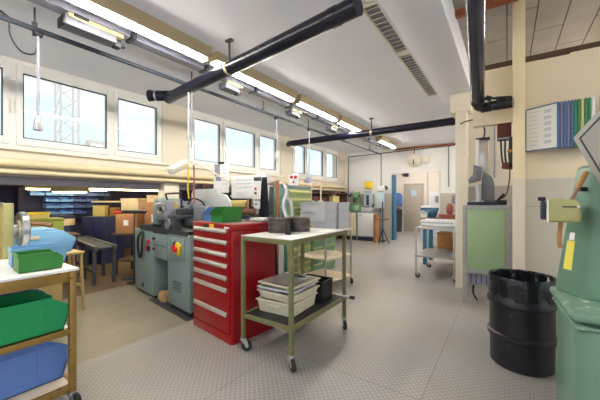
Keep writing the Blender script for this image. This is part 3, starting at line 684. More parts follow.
for x, z, c_ in ((0.50, 0.80, 'silver'), (0.57, 0.80, 'redpaint'), (0.50, 0.70, 'redpaint'), (0.57, 0.70, 'black')): MB().box((x, -0.012, z), (0.045, 0.03, 0.07), bevel=0.006).build('switch', c_, lt_)
MB().tube([(0.33, -0.01, 0.93), (0.29, -0.05, 0.86), (0.26, -0.05, 0.70), (0.30, -0.04, 0.55), (0.38, -0.04, 0.62), (0.40, -0.04, 0.80), (0.36, -0.02, 0.92)], 0.018).build('coiled_cable', 'black', lt_)
MB().bx(0.28, 0.36, -0.002, 0.004, 0.10, 0.16).build('vent_hole', 'black', lt_)
MB().tray((0.98, 0.28, 0.955), (1.55, 0.60, 0.07), 0.008, 0.97, 0.0).build('chip_tray', 'lathe_dark', lt_)
MB().bx(0.45, 1.75, 0.20, 0.26, 1.06, 1.15, 0.004).bx(0.45, 1.75, 0.36, 0.42, 1.06, 1.15, 0.004).bx(0.5, 0.62, 0.2, 0.42, 0.97, 1.1).bx(1.5, 1.62, 0.2, 0.42, 0.97, 1.1).build('bed', 'lathe_dark', lt_)
hs = MB().bx(0.50, 0.86, 0.14, 0.50, 1.10, 1.38, 0.02).bx(0.51, 0.85, 0.12, 0.2, 1.12, 1.24, 0.015).build('headstock', 'traygrey', lt_)
for x, z, r_ in ((0.56, 1.33, 0.024), (0.63, 1.33, 0.024), (0.74, 1.27, 0.055)): MB().cyl((x, 0.13, z), (x, 0.09, z), r_).build('dial', 'silver', hs)
MB().cyl((0.74, 0.09, 1.27), (0.74, 0.07, 1.27), 0.03).build('dial_centre', 'black', hs)
MB().prism([(0.34, 0.14, 1.03), (0.30, 0.14, 1.15), (0.31, 0.14, 1.34), (0.38, 0.14, 1.43), (0.49, 0.14, 1.40), (0.49, 0.14, 1.03)], (0, 0.42, 0), 0.02).build('gear_cover', 'lathe', lt_)
MB().cyl((0.86, 0.31, 1.26), (0.95, 0.31, 1.26), 0.10, seg=28).cyl((0.95, 0.31, 1.26), (0.97, 0.31, 1.26), 0.07, seg=28).build('chuck', 'silver', lt_)
for k in range(3):
    a = k * 2.094; MB().box((0.975, 0.31 + 0.05 * math.cos(a), 1.26 + 0.05 * math.sin(a)), (0.05, 0.03, 0.05), (a, 0, 0), 0.004).build('chuck_jaw', 'lathe_dark', lt_)
MB().bx(1.02, 1.28, 0.06, 0.46, 1.14, 1.20, 0.01).bx(1.04, 1.26, 0.04, 0.14, 1.0, 1.15, 0.01).bx(1.08, 1.22, 0.14, 0.36, 1.20, 1.28, 0.01).build('carriage', 'lathe_dark', lt_)
MB().lathe([(0.055, -0.01), (0.07, -0.012), (0.07, 0.012), (0.055, 0.01), (0.055, -0.01)], (1.12, 0.02, 1.08), 24, (PI / 2, 0, 0)).cyl((1.06, 0.02, 1.08), (1.18, 0.02, 1.08), 0.008).build('handwheel', 'silver', lt_)
MB().bx(1.45, 1.66, 0.20, 0.42, 1.14, 1.32, 0.02).cyl((1.33, 0.31, 1.26), (1.5, 0.31, 1.26), 0.035).build('tailstock', 'midgrey', lt_)
MB().lathe([(0.05, -0.01), (0.075, -0.012), (0.075, 0.012), (0.05, 0.01), (0.05, -0.01)], (1.70, 0.31, 1.26), 24, (0, PI / 2, 0)).build('tailstock_wheel', 'silver', lt_)
# splash guard behind the bed
MB().prism([(0.74, 0.55, 1.15), (0.74, 0.55, 1.50), (0.80, 0.55, 1.56), (1.44, 0.55, 1.56), (1.46, 0.55, 1.50), (1.66, 0.55, 1.47), (1.76, 0.55, 1.38), (1.78, 0.55, 1.15)], (0, 0.03, 0), 0.006).bx(0.76, 1.78, 0.40, 0.58, 1.12, 1.15).build('splash_guard', 'ltgrey', lt_)
MB().tube([(0.70, 0.2, 1.40), (0.70, 0.18, 1.47), (0.74, 0.17, 1.49), (1.2, 0.15, 1.49), (1.24, 0.15, 1.47), (1.24, 0.15, 1.30)], 0.014, sub=4).build('guard_bar', 'black', lt_)
MB().bx(1.10, 1.18, 0.10, 0.13, 1.29, 1.38, 0.006).build('yellow_tag', 'paleyellow', lt_)
MB().tube([(1.3, 0.45, 1.2), (1.32, 0.42, 1.36), (1.26, 0.3, 1.42), (1.22, 0.25, 1.34)], 0.012).build('coolant_hose', 'rubber', lt_)
t = thing('rag', 'crumpled brown rag on the floor in the gap under the lathe', 'rag', loc_on(lt_, (0.84, 0.10, 0)), 0.2)
mb = MB()
for dx, dy, r_, sq in ((0, 0, 0.09, 0.7), (0.1, 0.03, 0.08, 1.0), (0.17, 0.0, 0.10, 1.05), (0.07, -0.06, 0.07, 0.6)): mb.sph((dx, dy, r_ * sq * 0.85), r_, (1.1, 0.9, sq), 14, (0.3, 0.2, dx * 9))
for v in mb.bm.verts: v.co += Vector((random.uniform(-1, 1), random.uniform(-1, 1), random.uniform(-.6, .6))) * 0.012
mb.build('cloth', 'rag', t)
t = thing('floor_sheet', 'thin dark sheet under the lathe on the tan floor', 'mat', (-4.81, 2.41, 0), rzL)
MB().bx(0.68, 1.80, -0.06, 0.58, 0.0, 0.006).build('sheet', 'lathe_dark', t)  # thin dark sheet laid on the floor under the lathe
t = thing('hose_coil', 'dark cables and hoses bundled on the floor against the left side of the lathe', 'hose', (-4.98, 2.52, 0))
mb = MB()
for k in range(6): mb.tube([(0.06, 0.0 + 0.03 * k, 0.9), (-0.05, 0.03 * k, 0.6), (0.03, 0.04 * k, 0.3), (-0.08, 0.04 * k, 0.05), (-0.2, -0.05 + 0.05 * k, 0.03)], 0.016)
mb.build('hose', 'rubber', t); t.children[-1]['kind'] = 'stuff'

# lamp arm, board and hoses above the lathe
t = thing('machine_lamp', 'white tilted lamp on a vertical pole hung above the lathe', 'lamp', (-3.41, 2.39, 2.88))
MB().cyl((0, 0, -0.08), (0, 0, -0.98), 0.012).bx(-0.02, 0.02, -0.02, 0.02, -0.7, -0.64).build('pole', 'ltgrey', t)
MB().cyl((0.04, 0.02, -0.082), (0.03, 0.02, -0.80), 0.007).build('cable', 'traygrey', t)
MB().box((-0.06, -0.10, -1.05), (0.10, 0.34, 0.075), (0.45, 0.15, 0.35), 0.012).build('lamp_head', 'bandwhite', t)
MB().box((-0.06, -0.10, -1.10), (0.075, 0.30, 0.012), (0.45, 0.15, 0.35)).build('lens', 'paper', t)
MB().tube([(0, 0, -0.96), (0.15, 0.3, -1.12), (0.32, 0.62, -1.33)], 0.012).build('brace', 'bandwhite', t)
for i, (x, y, z0, z1, mt, lab) in enumerate([(-3.44, 2.40, 1.86, 1.56, 'yellow', 'yellow air hose hanging from the white lamp pole above the lathe'), (-3.40, 2.46, 1.86, 1.5, 'pink', 'thin red hose hanging beside the yellow hose above the lathe')]):
    t = tag(MB().tube([(x, y, z0), (x + 0.004, y + 0.005, (z0 + z1) / 2), (x, y, z1), (x - 0.02, y + 0.03, z1 - 0.14)], 0.011).build('air_hose', mt), lab, 'hose')
t = thing('notice_board', 'tall white notice board clamped on a pole behind the lathe', 'notice board', (-3.95, 3.40, 0), R(30))
MB().bx(-0.02, 0.02, 0.012, 0.04, 0.0, 1.9).bx(-0.15, 0.15, -0.12, 0.18, 0, 0.03).build('pole', 'tan', t)
b_ = MB().bx(-0.13, 0.13, -0.012, 0.012, 1.52, 2.02, 0.004).build('board', 'paper', t)
MB().bx(-0.11, -0.02, -0.016, -0.012, 1.80, 2.0).bx(-0.09, 0.0, -0.016, -0.012, 1.72, 1.79).build('dark_photo', 'traygrey', b_)
mb = MB()
for k in range(6): mb.bx(0.01, 0.11, -0.015, -0.012, 1.96 - 0.06 * k, 1.975 - 0.06 * k)
mb.build('print', 'faint', b_)
MB().bx(-0.05, 0.05, -0.025, 0.02, 2.0, 2.04, 0.004).build('clip', 'black', b_)
t = thing('wall_box', 'small dark brown box hung on the window wall behind the lathe guard', 'box', (-5.085, 4.02, 1.48))
MB().bx(-0.05, 0.04, -0.14, 0.14, 0, 0.26, 0.006).build('body', 'maroon', t); MB().bx(0.035, 0.045, -0.11, 0.11, 0.03, 0.23).build('front', 'rubber', t)

# ------------------------------------------------------------------ milling machine with white control head, behind the red cabinet
mm = thing('milling_machine', 'small milling machine with a white control panel behind the red cabinet', 'milling machine', (-3.14, 3.26, 0), R(16))
MB().bx(-0.38, 0.34, 0.05, 0.50, 0, 0.82, 0.015).build('base_cabinet', 'ltgrey', mm)
MB().bx(-0.20, 0.16, 0.30, 0.50, 0.82, 1.62, 0.02).build('column', 'lathe_dark', mm)
MB().bx(-0.44, 0.40, 0.06, 0.40, 1.10, 1.16, 0.006).bx(-0.12, 0.12, 0.1, 0.4, 0.95, 1.10, 0.01).build('work_table', 'lathe_dark', mm)
MB().box((-0.30, 0.14, 1.23), (0.16, 0.20, 0.13), bevel=0.015).cyl((-0.18, 0.12, 1.22), (0.02, 0.12, 1.22), 0.05).build('vise', 'brownwood', mm)
MB().lathe([(0.06, -0.015), (0.09, -0.018), (0.09, 0.018), (0.06, 0.015), (0.06, -0.015)], (0.05, 0.04, 1.05), 24, (PI / 2, 0, 0)).build('handwheel', 'silver', mm)
MB().cyl((0.0, 0.18, 1.18), (0.0, 0.18, 1.36), 0.04).cyl((0, 0.18, 1.3), (0, 0.18, 1.5), 0.07).build('spindle', 'silver', mm)
hd = MB().bx(-0.32, 0.12, -0.02, 0.22, 1.42, 1.765, 0.012).build('control_head', 'whitelam', mm)
pn = MB().prism([(0.07, -0.035, 1.28), (0.045, -0.035, 1.77), (0.27, -0.035, 1.775), (0.225, -0.035, 1.26)], (0, 0.16, 0), 0.008).build('control_panel', 'paper', mm)
MB().bx(0.07, 0.19, -0.042, -0.033, 1.68, 1.735, 0.002).build('display', 'lathe_dark', pn)
for x, z, c_ in ((0.10, 1.565, 'redpaint'), (0.10, 1.50, 'maroon'), (0.11, 1.40, 'print'), (0.16, 1.40, 'print'), (0.11, 1.34, 'print')): MB().cyl((x, -0.034, z), (x, -0.052, z), 0.018, seg=14).build('button', c_, pn)
mb = MB()
for k in range(3): mb.bx(-0.24, 0.03, -0.024, -0.018, 1.69 - 0.055 * k, 1.71 - 0.055 * k)
mb.bx(-0.22, -0.10, -0.024, -0.018, 1.44, 1.52); mb.build('print', 'faint', hd)
MB().sph((-0.32, -0.01, 1.46), 0.022).build('knob', 'paleyellow', hd)
t = thing('bench_grinder', 'tan cast machine on a stand between the notice board and the white control panel', 'grinder', (-4.45, 4.1, 0), R(15))
MB().bx(-0.3, 0.36, -0.05, 0.4, 0, 0.95, 0.01).build('stand', 'tan', t)
MB().bx(-0.25, 0.32, 0.0, 0.35, 0.95, 1.18, 0.02).cyl((-0.2, 0.15, 1.3), (0.26, 0.15, 1.3), 0.10, seg=24).bx(-0.1, 0.12, 0.05, 0.25, 1.15, 1.3).build('motor_body', 'paleyellow', t)
for x in (-0.24, 0.28): MB().cyl((x, 0.15, 1.3), (x + 0.04, 0.15, 1.3), 0.12, seg=28).build('grinding_wheel', 'brownwood', t)

# aprons and pole between the red cabinet and the green drawers
t = thing('coat_stand', 'brown pole stand behind the trolley table holding a black apron', 'stand', (-2.52, 3.12, 0))
MB().cyl((0, 0, 0.02), (0, 0, 1.66), 0.022).build('pole', 'copper', t); MB().cyl((0, 0, 0), (0, 0, 0.025), 0.2, seg=28).build('base', 'lathe_dark', t)
MB().cyl((-0.16, 0, 1.62), (0.05, 0, 1.66), 0.012).build('hook', 'silver', t)
mb = MB(); bmm = mb.bm
for (x0, x1, z0, z1, ph, yy) in ((-0.16, -0.02, 0.95, 1.70, 0.0, -0.05), (-0.10, 0.10, 0.42, 1.12, 1.4, -0.04)):
    nx, nz = 18, 16; g = []
    for side in (0, 1):
        rows = []
        for j in range(nz + 1):
            tz = j / nz; rows.append([bmm.verts.new((x0 + (x1 - x0) * (0.5 + (i / nx - 0.5) * (1 - 0.55 * tz * tz)), yy + 0.025 * math.sin(i * 1.4 + ph) * (1.1 - tz) + side * (0.03) , z0 + (z1 - z0) * tz + 0.015 * math.sin(i * 1.1) * (1 - tz))) for i in range(nx + 1)])
        g.append(rows)
    for side in (0, 1):
        for j in range(nz):
            for i in range(nx):
                q = (g[side][j][i], g[side][j][i + 1], g[side][j + 1][i + 1], g[side][j + 1][i]); bmm.faces.new(q if side == 0 else tuple(reversed(q)))
    for j in range(nz):
        for i in (0, nx): bmm.faces.new((g[0][j][i], g[0][j + 1][i], g[1][j + 1][i], g[1][j][i]))
    for i in range(nx):
        for j in (0, nz): bmm.faces.new((g[0][j][i], g[1][j][i], g[1][j][i + 1], g[0][j][i + 1]))
tag(mb.build('apron', 'cloth', None, (-2.54, 3.02, 0)), 'long black work apron hanging on the brown pole behind the trolley table', 'apron')
tag(MB().tube([(-2.44, 3.14, 1.62), (-2.40, 3.16, 1.50), (-2.42, 3.12, 1.30), (-2.37, 3.14, 1.10), (-2.40, 3.16, 0.9)], 0.035, seg=12).tube([(-2.42, 3.14, 1.45), (-2.33, 3.16, 1.36), (-2.31, 3.16, 1.15), (-2.32, 3.16, 0.95)], 0.028, seg=12).build('silver_hose', 'silver'), 'silver flexible hose hanging beside the brown pole', 'hose')

# ------------------------------------------------------------------ green drawer cabinets by the second window
def green_cab(name, lab, loc, D_, W_, Hh_, face, side, n):
    t = thing(name, lab, 'cabinet', loc)          # front faces +X, runs along +Y
    MB().bx(-D_, -0.012, 0, W_, 0.0, Hh_ - 0.012, 0.006).build('body', side, t)
    MB().bx(-D_ - 0.005, 0.012, -0.006, W_ + 0.006, Hh_ - 0.03, Hh_, 0.004).build('top', 'traygrey' if side == 'teal' else face, t)
    h = (Hh_ - 0.12) / n
    for k in range(n):
        z0 = 0.07 + k * h; d_ = MB().bx(-0.02, 0.004, 0.012, W_ - 0.012, z0 + 0.006, z0 + h - 0.006, 0.004).build('drawer', face, t)
        MB().prism([(0.004, 0.04, z0 + h - 0.03), (0.03, 0.04, z0 + h - 0.04), (0.034, 0.04, z0 + h - 0.06), (0.028, 0.04, z0 + h - 0.062), (0.004, 0.04, z0 + h - 0.045)], (0, W_ - 0.08, 0)).build('handle', 'yhandle' if side == 'teal' else 'ltgreen', d_)
    return t
green_cab('drawer_cabinet', 'tall teal cabinet with pale green drawers by the second window', (-2.95, 3.92, 0), 0.62, 0.71, 1.64, 'ltgreen', 'teal', 11)
green_cab('drawer_cabinet', 'lower green drawer cabinet standing behind the grey crates', (-2.95, 4.66, 0), 0.62, 0.92, 1.37, 'green', 'green', 8)
t = thing('notice_card', 'white card with two red dots propped on the teal drawer cabinet', 'sign', (-3.02, 4.18, 1.64), R(34))
c_ = MB().box((0, 0, 0.105), (0.17, 0.008, 0.20), (0.12, 0, 0), 0.002).build('card', 'paper', t); MB().bx(-0.07, 0.07, -0.02, 0.04, 0, 0.012).build('foot', 'ltgrey', t)
for x in (-0.035, 0.035): MB().cyl((x, -0.004, 0.155), (x, -0.014, 0.154), 0.028, seg=18).build('red_dot', 'redpaint', c_)
MB().bx(-0.035, 0.035, 0.0, 0.004, 0.05, 0.058).bx(-0.012, 0.012, -0.002, 0.004, 0.05, 0.12).build('red_mark', 'redpaint', c_)
t = thing('task_lamp', 'grey task lamp bent over the teal drawer cabinet beside the red-dot card', 'lamp', (-3.02, 4.74, 1.37))
MB().cyl((0, 0, 0), (0, 0, 0.02), 0.06, seg=20).build('base', 'ltgrey', t)
MB().tube([(0, 0, 0.02), (0.0, 0.02, 0.30), (-0.05, -0.02, 0.42), (0.02, -0.1, 0.46)], 0.009).build('arm', 'bandwhite', t)
MB().lathe([(0.02, 0.08), (0.035, 0.06), (0.085, 0.0), (0.08, 0.0), (0.03, 0.055)], (0.03, -0.13, 0.38), 22, (0.5, 0.2, 0)).build('lamp_shade', 'print', t)
t = thing('push_stick', 'slim pale post standing on the lower green cabinet', 'post', (-3.05, 5.15, 1.37))
MB().cyl((0, 0, 0.02), (0, 0, 0.36), 0.014).build('rod', 'bandwhite', t); MB().cyl((0, 0, 0), (0, 0, 0.02), 0.05).build('base', 'bandwhite', t)
# shelving under the third window
t = thing('shelf_unit', 'dark wooden shelf unit under the third window', 'shelf', (-5.02, 7.15, 0))
for y in (0, 1.3, 2.6): MB().bx(-0.10, 0.32, y, y + 0.04, 0, 1.66).build('upright', 'darkgap', t)
for z in (0.2, 0.85, 1.22, 1.60): MB().bx(-0.10, 0.32, 0.04, 2.6, z, z + 0.03).build('shelf', 'maroon', t)
for i, (y, w_, h_, mt, lab) in enumerate([(7.3, 0.5, 0.26, 'maroon', 'maroon box on the shelf under the third window, nearest one'), (7.9, 0.4, 0.22, 'maroon', 'maroon box in the middle of the shelf under the third window'), (8.75, 0.45, 0.28, 'paleyellow', 'tan box at the far end of the shelf under the third window')]):
    t = thing('storage_box', lab, 'box', (-4.95, y, 1.251)); MB().bx(0, 0.24, 0, w_, 0, h_, 0.006).build('box', mt, t); MB().bx(-0.004, 0.246, -0.004, w_ + 0.004, h_ - 0.05, h_ + 0.003, 0.004).build('lid', mt, t)
# ------------------------------------------------------------------ yellow-brown cart at the left with bins
lc = thing('bin_cart', 'yellow-brown steel cart with white top holding plastic bins at the left edge', 'trolley', (-2.43, 0.825, 0))
CW, CL = 1.14, 1.30      # runs -X and -Y from its far right corner
for x in (-CW, -0.04):
    for y in (-CL, -0.04):
        l_ = MB().bx(x, x + 0.04, y, y + 0.04, 0.09, 0.925, 0.005).build('leg', 'ycart', lc)
for z0, z1, nm in ((0.845, 0.915, 'top_frame'), (0.49, 0.53, 'middle_frame'), (0.10, 0.145, 'lower_frame')):
    f = MB()
    for o_ in (0.0, 0.038 if nm == 'top_frame' else None):
        if o_ is None: continue
    f.bx(-0.037, -0.003, -CL + 0.04, -0.04, z0, z1, 0.004).bx(-CW + 0.003, -CW + 0.037, -CL + 0.04, -0.04, z0, z1, 0.004).bx(-CW + 0.04, -0.04, -0.037, -0.003, z0, z1, 0.004).bx(-CW + 0.04, -0.04, -CL + 0.003, -CL + 0.037, z0, z1, 0.004)
    f.build(nm, 'ycart', lc)
MB().bx(-CW - 0.01, 0.012, -CL - 0.01, 0.012, 0.918, 0.935, 0.003).build('top_board', 'whitelam', lc)
MB().bx(-CW + 0.03, -0.032, -CL + 0.03, -0.03, 0.522, 0.532).build('middle_shelf', 'whitelam', lc)
MB().bx(-CW + 0.03, -0.032, -CL + 0.03, -0.03, 0.138, 0.150).build('lower_shelf', 'beige_board', lc)
for x, y, a in ((-0.02, -0.02, 0.3), (-CW + 0.02, -0.02, 2.5), (-0.02, -CL + 0.02, -0.6), (-CW + 0.02, -CL + 0.02, 3.6)): castor(lc, x, y, 0.095, 0.042, a)

def box_bin(name, lab, mt, loc, rz, L_, W_, H_, group=None, grip=True):
    # long open box along local Y, hopper nose at +Y
    t = thing(name, lab, 'bin', loc, rz, group); k = 0.006
    pr = [(0, 0), (0, H_), (L_ * 0.84, H_), (L_, H_ * 0.72), (L_ * 1.0, H_ * 0.38), (L_ * 0.965, 0)]
    b = MB()
    for x in (-W_ / 2, W_ / 2 - k): b.prism([(x, y, z) for y, z in pr], (k, 0, 0))
    b.bx(-W_ / 2, W_ / 2, 0, L_ * 0.965, 0, k).bx(-W_ / 2, W_ / 2, 0, k, 0, H_)
    b.prism([(-W_ / 2, L_ * 0.965, 0), (-W_ / 2, L_, H_ * 0.38), (-W_ / 2, L_ - k, H_ * 0.38), (-W_ / 2, L_ * 0.965 - k, 0)], (W_, 0, 0))
    b.build('shell', mt, t)
    r_ = MB()
    for x in (-W_ / 2 - 0.006, W_ / 2): r_.bx(x, x + 0.006, 0, L_ * 0.84, H_ - 0.016, H_)
    r_.bx(-W_ / 2, W_ / 2, -0.006, 0, H_ - 0.016, H_)
    r_.build('rim', mt, t)
    v = MB()
    for x in (-W_ / 2 - 0.003, W_ / 2): v.bx(x, x + 0.003, L_ * 0.80, L_ * 0.82, 0.01, H_ - 0.02)
    v.build('rib', mt, t)
    return t
box_bin('storage_bin', 'large emerald green bin on the middle shelf of the left cart', 'bin_emerald', (-2.60, 0.15, 0.533), 0, 0.63, 0.30, 0.23)
box_bin('storage_bin', 'blue bin behind the emerald green one on the middle shelf of the left cart', 'bin_sky', (-2.95, 0.06, 0.533), 0, 0.70, 0.30, 0.26)
box_bin('storage_bin', 'large royal blue bin on the lower shelf of the left cart', 'bin_royal', (-2.78, -0.02, 0.151), 0, 0.84, 0.40, 0.30)
# on the cart top
t = box_bin('storage_bin', 'small green bin on the white top of the left cart', 'bin_green', (-2.62, 0.555, 0.9355), R(-4), 0.225, 0.19, 0.115)
t = box_bin('storage_bin', 'blue bin standing right behind the small green bin on the left cart', 'bin_sky', (-2.88, 0.58, 0.9355), R(-6), 0.30, 0.19, 0.125)
# big blue hopper on its own stand behind the cart
t = thing('parts_hopper', 'large sky-blue plastic hopper behind the left cart, slanted front end', 'bin', (-4.02, 0.82, 0), 0)
MB().bx(-0.2, 0.24, 0.0, 0.34, 0.0, 0.86, 0.01).build('stand', 'tan', t)
MB().prism([(-0.26, -0.25, 0.90), (-0.26, -0.25, 1.09), (-0.26, 0.33, 1.09), (-0.26, 0.45, 1.0), (-0.26, 0.40, 0.86), (-0.26, -0.25, 0.86)], (0.54, 0, 0), 0.012).build('hopper', 'bin_sky', t)
MB().bx(-0.22, 0.24, -0.2, 0.30, 1.085, 1.105, 0.006).build('lid', 'bin_sky', t)
MB().bx(0.276, 0.286, -0.05, 0.14, 1.02, 1.05).build('label_strip', 'beige_board', t)
# machine box with round silver wheel at the very left
t = thing('belt_grinder', 'khaki-sided machine with a round silver wheel on the left cart', 'grinder', (-3.42, 0.44, 0.936), 0)
MB().bx(-0.10, 0.17, -0.42, 0.22, 0.0, 0.43, 0.012).build('housing', 'tan', t)
MB().bx(-0.11, 0.182, 0.17, 0.235, 0.0, 0.438, 0.006).build('side_frame', 'olive', t)
MB().bx(-0.10, 0.175, -0.43, 0.18, 0.43, 0.445, 0.004).build('lid', 'silver', t)
w_ = MB().cyl((0.06, 0.235, 0.22), (0.06, 0.30, 0.22), 0.045).build('axle', 'silver', t)
wv = MB().lathe([(0.06, -0.022), (0.135, -0.026), (0.145, -0.018), (0.145, 0.018), (0.135, 0.026), (0.06, 0.022)], (0.06, 0.31, 0.22), 36, (PI / 2, 0, 0)); wv.build('wheel', 'silver', t)
MB().lathe([(0.05, -0.03), (0.075, -0.03), (0.075, 0.03), (0.05, 0.03)], (0.06, 0.31, 0.22), 28, (PI / 2, 0, 0)).build('hub', 'bandwhite', t)

# ------------------------------------------------------------------ annex under the windows
# rack of small bins on the far wall
rk = thing('bin_rack', 'dark steel rack holding rows of small blue bins in the dark annex', 'rack', (-8.78, 1.9, 0))
for y in (0.0, 0.95, 1.9): MB().bx(-0.05, 0.0, y, y + 0.04, 0, 1.68).build('upright', 'navy', rk)
MB().bx(-0.03, -0.02, 0.04, 1.9, 0.95, 1.68).build('back_panel', 'navy', rk)
for z in (1.05, 1.195, 1.34, 1.485, 1.63): MB().bx(-0.02, 0.005, 0.04, 1.9, z, z + 0.02).build('louvre_rail', 'navy', rk)
def small_bin():
    t = thing('storage_bin', '', 'bin'); b = MB(); L_, W_, H_ = 0.20, 0.25, 0.11; k = 0.006     # opens toward +X
    pr = [(0, 0), (0, H_), (L_ * 0.7, H_), (L_ + 0.02, H_ * 0.55), (L_, 0)]
    for y in (0, W_ - k): b.prism([(x, y, z) for x, z in pr], (0, k, 0))
    b.bx(0, L_, 0, W_, 0, k).bx(0, k, 0, W_, 0, H_).bx(L_ - k, L_ + 0.012, 0, W_, 0, H_ * 0.5)
    b.build('shell', 'binrack', t); return t
base = None
rows = ['top', 'second', 'third', 'bottom']
cols = [(2.32, 'first'), (2.585, 'second'), (2.85, 'third'), (3.115, 'fourth'), (3.38, 'fifth')]
dkmat = m['shadebin']
proto = {}
def put_bin(y, z, lab, dark):
    key = dark
    if key not in proto:
        proto[key] = small_bin(); o = proto[key]
        if dark:
            o.children[0].data.materials.clear(); o.children[0].data.materials.append(dkmat)
    else: o = dup(proto[key], (0, 0, 0))
    o.location = (-8.77, y, z); o['label'] = lab; o['group'] = 'small bins on the annex rack'
for ci, (y, cn) in enumerate(cols):
    for ri in range(4):
        if ci >= 2 and ri == 3 and ci != 2: continue
        if ci == 4 and ri > 0: continue
        dark = ci >= 2
        put_bin(y, 1.505 - 0.145 * ri, ('navy' if dark else 'light blue') + ' bin in the ' + cn + ' column from the left of the annex rack, ' + rows[ri] + ' row', dark)
put_bin(2.045, 1.505, 'light blue bin alone at the upper left end of the annex rack', False)
# annex lamps
t = thing('work_lamp', 'short yellow-lit lamp under the annex ceiling near the blue bins', 'ceiling light', (-6.98, 2.26, 1.56), R(40))
MB().prism([(-0.28, -0.09, 0.09), (0.28, -0.09, 0.09), (0.32, -0.11, 0.0), (-0.32, -0.11, 0.0)], (0, 0.2, 0), 0.01).build('lamp_shade', 'housing', t)
MB().box((0, -0.01, -0.008), (0.54, 0.13, 0.02), bevel=0.006).build('tube', 'annextube', t)
MB().cyl((-0.2, 0, 0.09), (-0.2, 0, 0.15), 0.01).cyl((0.2, 0, 0.09), (0.2, 0, 0.15), 0.01).build('hanger', 'black', t)
for i, (y0, y1, x_, lab) in enumerate([(1.9, 3.5, -8.35, 'long dim strip light under the annex ceiling over the rack of blue bins'), (2.5, 4.6, -7.4, 'long dim strip light under the annex ceiling right of the yellow-lit lamp')]):
    t = thing('strip_light', lab, 'ceiling light', (x_, y0, 1.62))
    MB().bx(-0.05, 0.05, 0, y1 - y0, 0.03, 0.09, 0.004).build('housing', 'housing', t); MB().bx(-0.03, 0.03, 0.03, y1 - y0 - 0.03, 0.0, 0.032, 0.006).build('tube', 'annextube2', t)

for i, y0 in enumerate((-1.6, 0.2, 2.0, 3.9, 5.9, 7.9)):  # hidden strips added behind the fascia to light the annex
    t = thing('strip_light', 'added unseen strip light behind the lavender fascia, ' + ORD[i], 'ceiling light', (-5.75, y0, 1.655), 0, 'added strips lighting the annex')
    MB().bx(-0.06, 0.06, 0, 1.3, 0.02, 0.055, 0.004).build('housing', 'housing', t); MB().bx(-0.03, 0.03, 0.03, 1.27, 0.0, 0.025, 0.006).build('tube', 'annextube', t)
def cbox(name, lab, mt, loc, size, rz=0, lid=None, cat='box', group=None):
    t = thing(name, lab, cat, loc, rz, group); X, Y, Z = size
    MB().bx(-X / 2, X / 2, -Y / 2, Y / 2, 0, Z, 0.005).build('body', mt, t)
    if lid == 'tape':
        MB().bx(-0.03, 0.03, -Y / 2 - 0.002, Y / 2 + 0.002, Z - 0.001, Z + 0.002).bx(-X / 2 - 0.002, X / 2 + 0.002, -0.004, 0.004, Z - 0.001, Z + 0.001).build('tape', 'cardpale', t)
        MB().bx(-X * 0.12, X * 0.12, -Y / 2 - 0.002, -Y / 2 + 0.001, Z * 0.35, Z * 0.6).build('label_sticker', 'paper', t)
    elif lid: MB().bx(-X / 2 - 0.008, X / 2 + 0.008, -Y / 2 - 0.008, Y / 2 + 0.008, Z - 0.03, Z + 0.004, 0.004).build('lid', lid, t)
    return t
def simple_table(name, lab, loc, X, Y, Z, mt_top, mt_leg, rz=0, shelf=None, th=0.04, s=0.045, cat='table'):
    t = thing(name, lab, cat, loc, rz)
    MB().bx(-X / 2, X / 2, -Y / 2, Y / 2, Z - th, Z, 0.005).build('tabletop', mt_top, t)
    for x in (-X / 2 + 0.03, X / 2 - 0.03 - s):
        for y in (-Y / 2 + 0.03, Y / 2 - 0.03 - s): MB().bx(x, x + s, y, y + s, 0, Z - th).build('leg', mt_leg, t)
    if shelf: MB().bx(-X / 2 + 0.04, X / 2 - 0.04, -Y / 2 + 0.04, Y / 2 - 0.04, shelf, shelf + 0.025).build('shelf', mt_top, t)
    return t
# workbench with olive crate, behind the blue hopper
simple_table('workbench', 'dark workbench in the annex carrying an olive crate and a yellow box', (-6.40, 1.66, 0), 0.8, 0.84, 0.83, 'darkgap', 'navy', 0, 0.3)
cbox('parts_crate', 'long olive-green crate on the annex workbench', 'olivebox', (-6.38, 1.65, 0.831), (0.42, 0.52, 0.26), 0, 'olivebox', 'crate')
cbox('parts_box', 'yellow box on the olive-green crate in the annex', 'paleyellow', (-6.34, 1.58, 1.097), (0.24, 0.28, 0.10), 0.15, 'yellow')
t = cbox('parts_case', 'blue case stacked behind the belt grinder in the annex', 'bin_royal', (-6.6, 0.92, 0.86), (0.4, 0.34, 0.44), 0, 'bin_sky', 'case')
simple_table('side_stand', 'navy steel stand carrying the blue case in the annex', (-6.6, 0.80, 0), 0.5, 0.44, 0.858, 'navy', 'navy', 0, 0.3, cat='stand')
t = thing('wooden_chair', 'wooden chair with a curved back in front of the olive-green crate', 'chair', (-5.60, 1.62, 0), R(200))
MB().box((0, 0, 0.62), (0.42, 0.40, 0.035), bevel=0.012).build('seat', 'brownwood', t)
for x in (-0.18, 0.18): MB().cyl((x, -0.17, 0.0), (x * 0.95, -0.15, 0.61), 0.018).build('leg', 'brownwood', t)
for x in (-0.18, 0.18): MB().cyl((x, 0.18, 0.0), (x, 0.17, 0.61), 0.018).build('leg', 'brownwood', t)
for x in (-0.19, 0.19): MB().tube([(x, 0.17, 0.6), (x * 1.02, 0.20, 0.85), (x, 0.19, 1.06)], 0.016).build('back_post', 'brownwood', t)
MB().tube([(-0.21, 0.19, 1.04), (-0.1, 0.24, 1.06), (0.1, 0.24, 1.06), (0.21, 0.19, 1.04)], 0.032).build('backrest', 'brownwood', t)
t = thing('tan_stool', 'low tan wooden stool standing right of the blue hopper', 'stool', (-4.56, 1.42, 0), 0.2)
MB().box((0, 0, 0.735), (0.30, 0.30, 0.03), bevel=0.008).build('seat', 'tan', t)
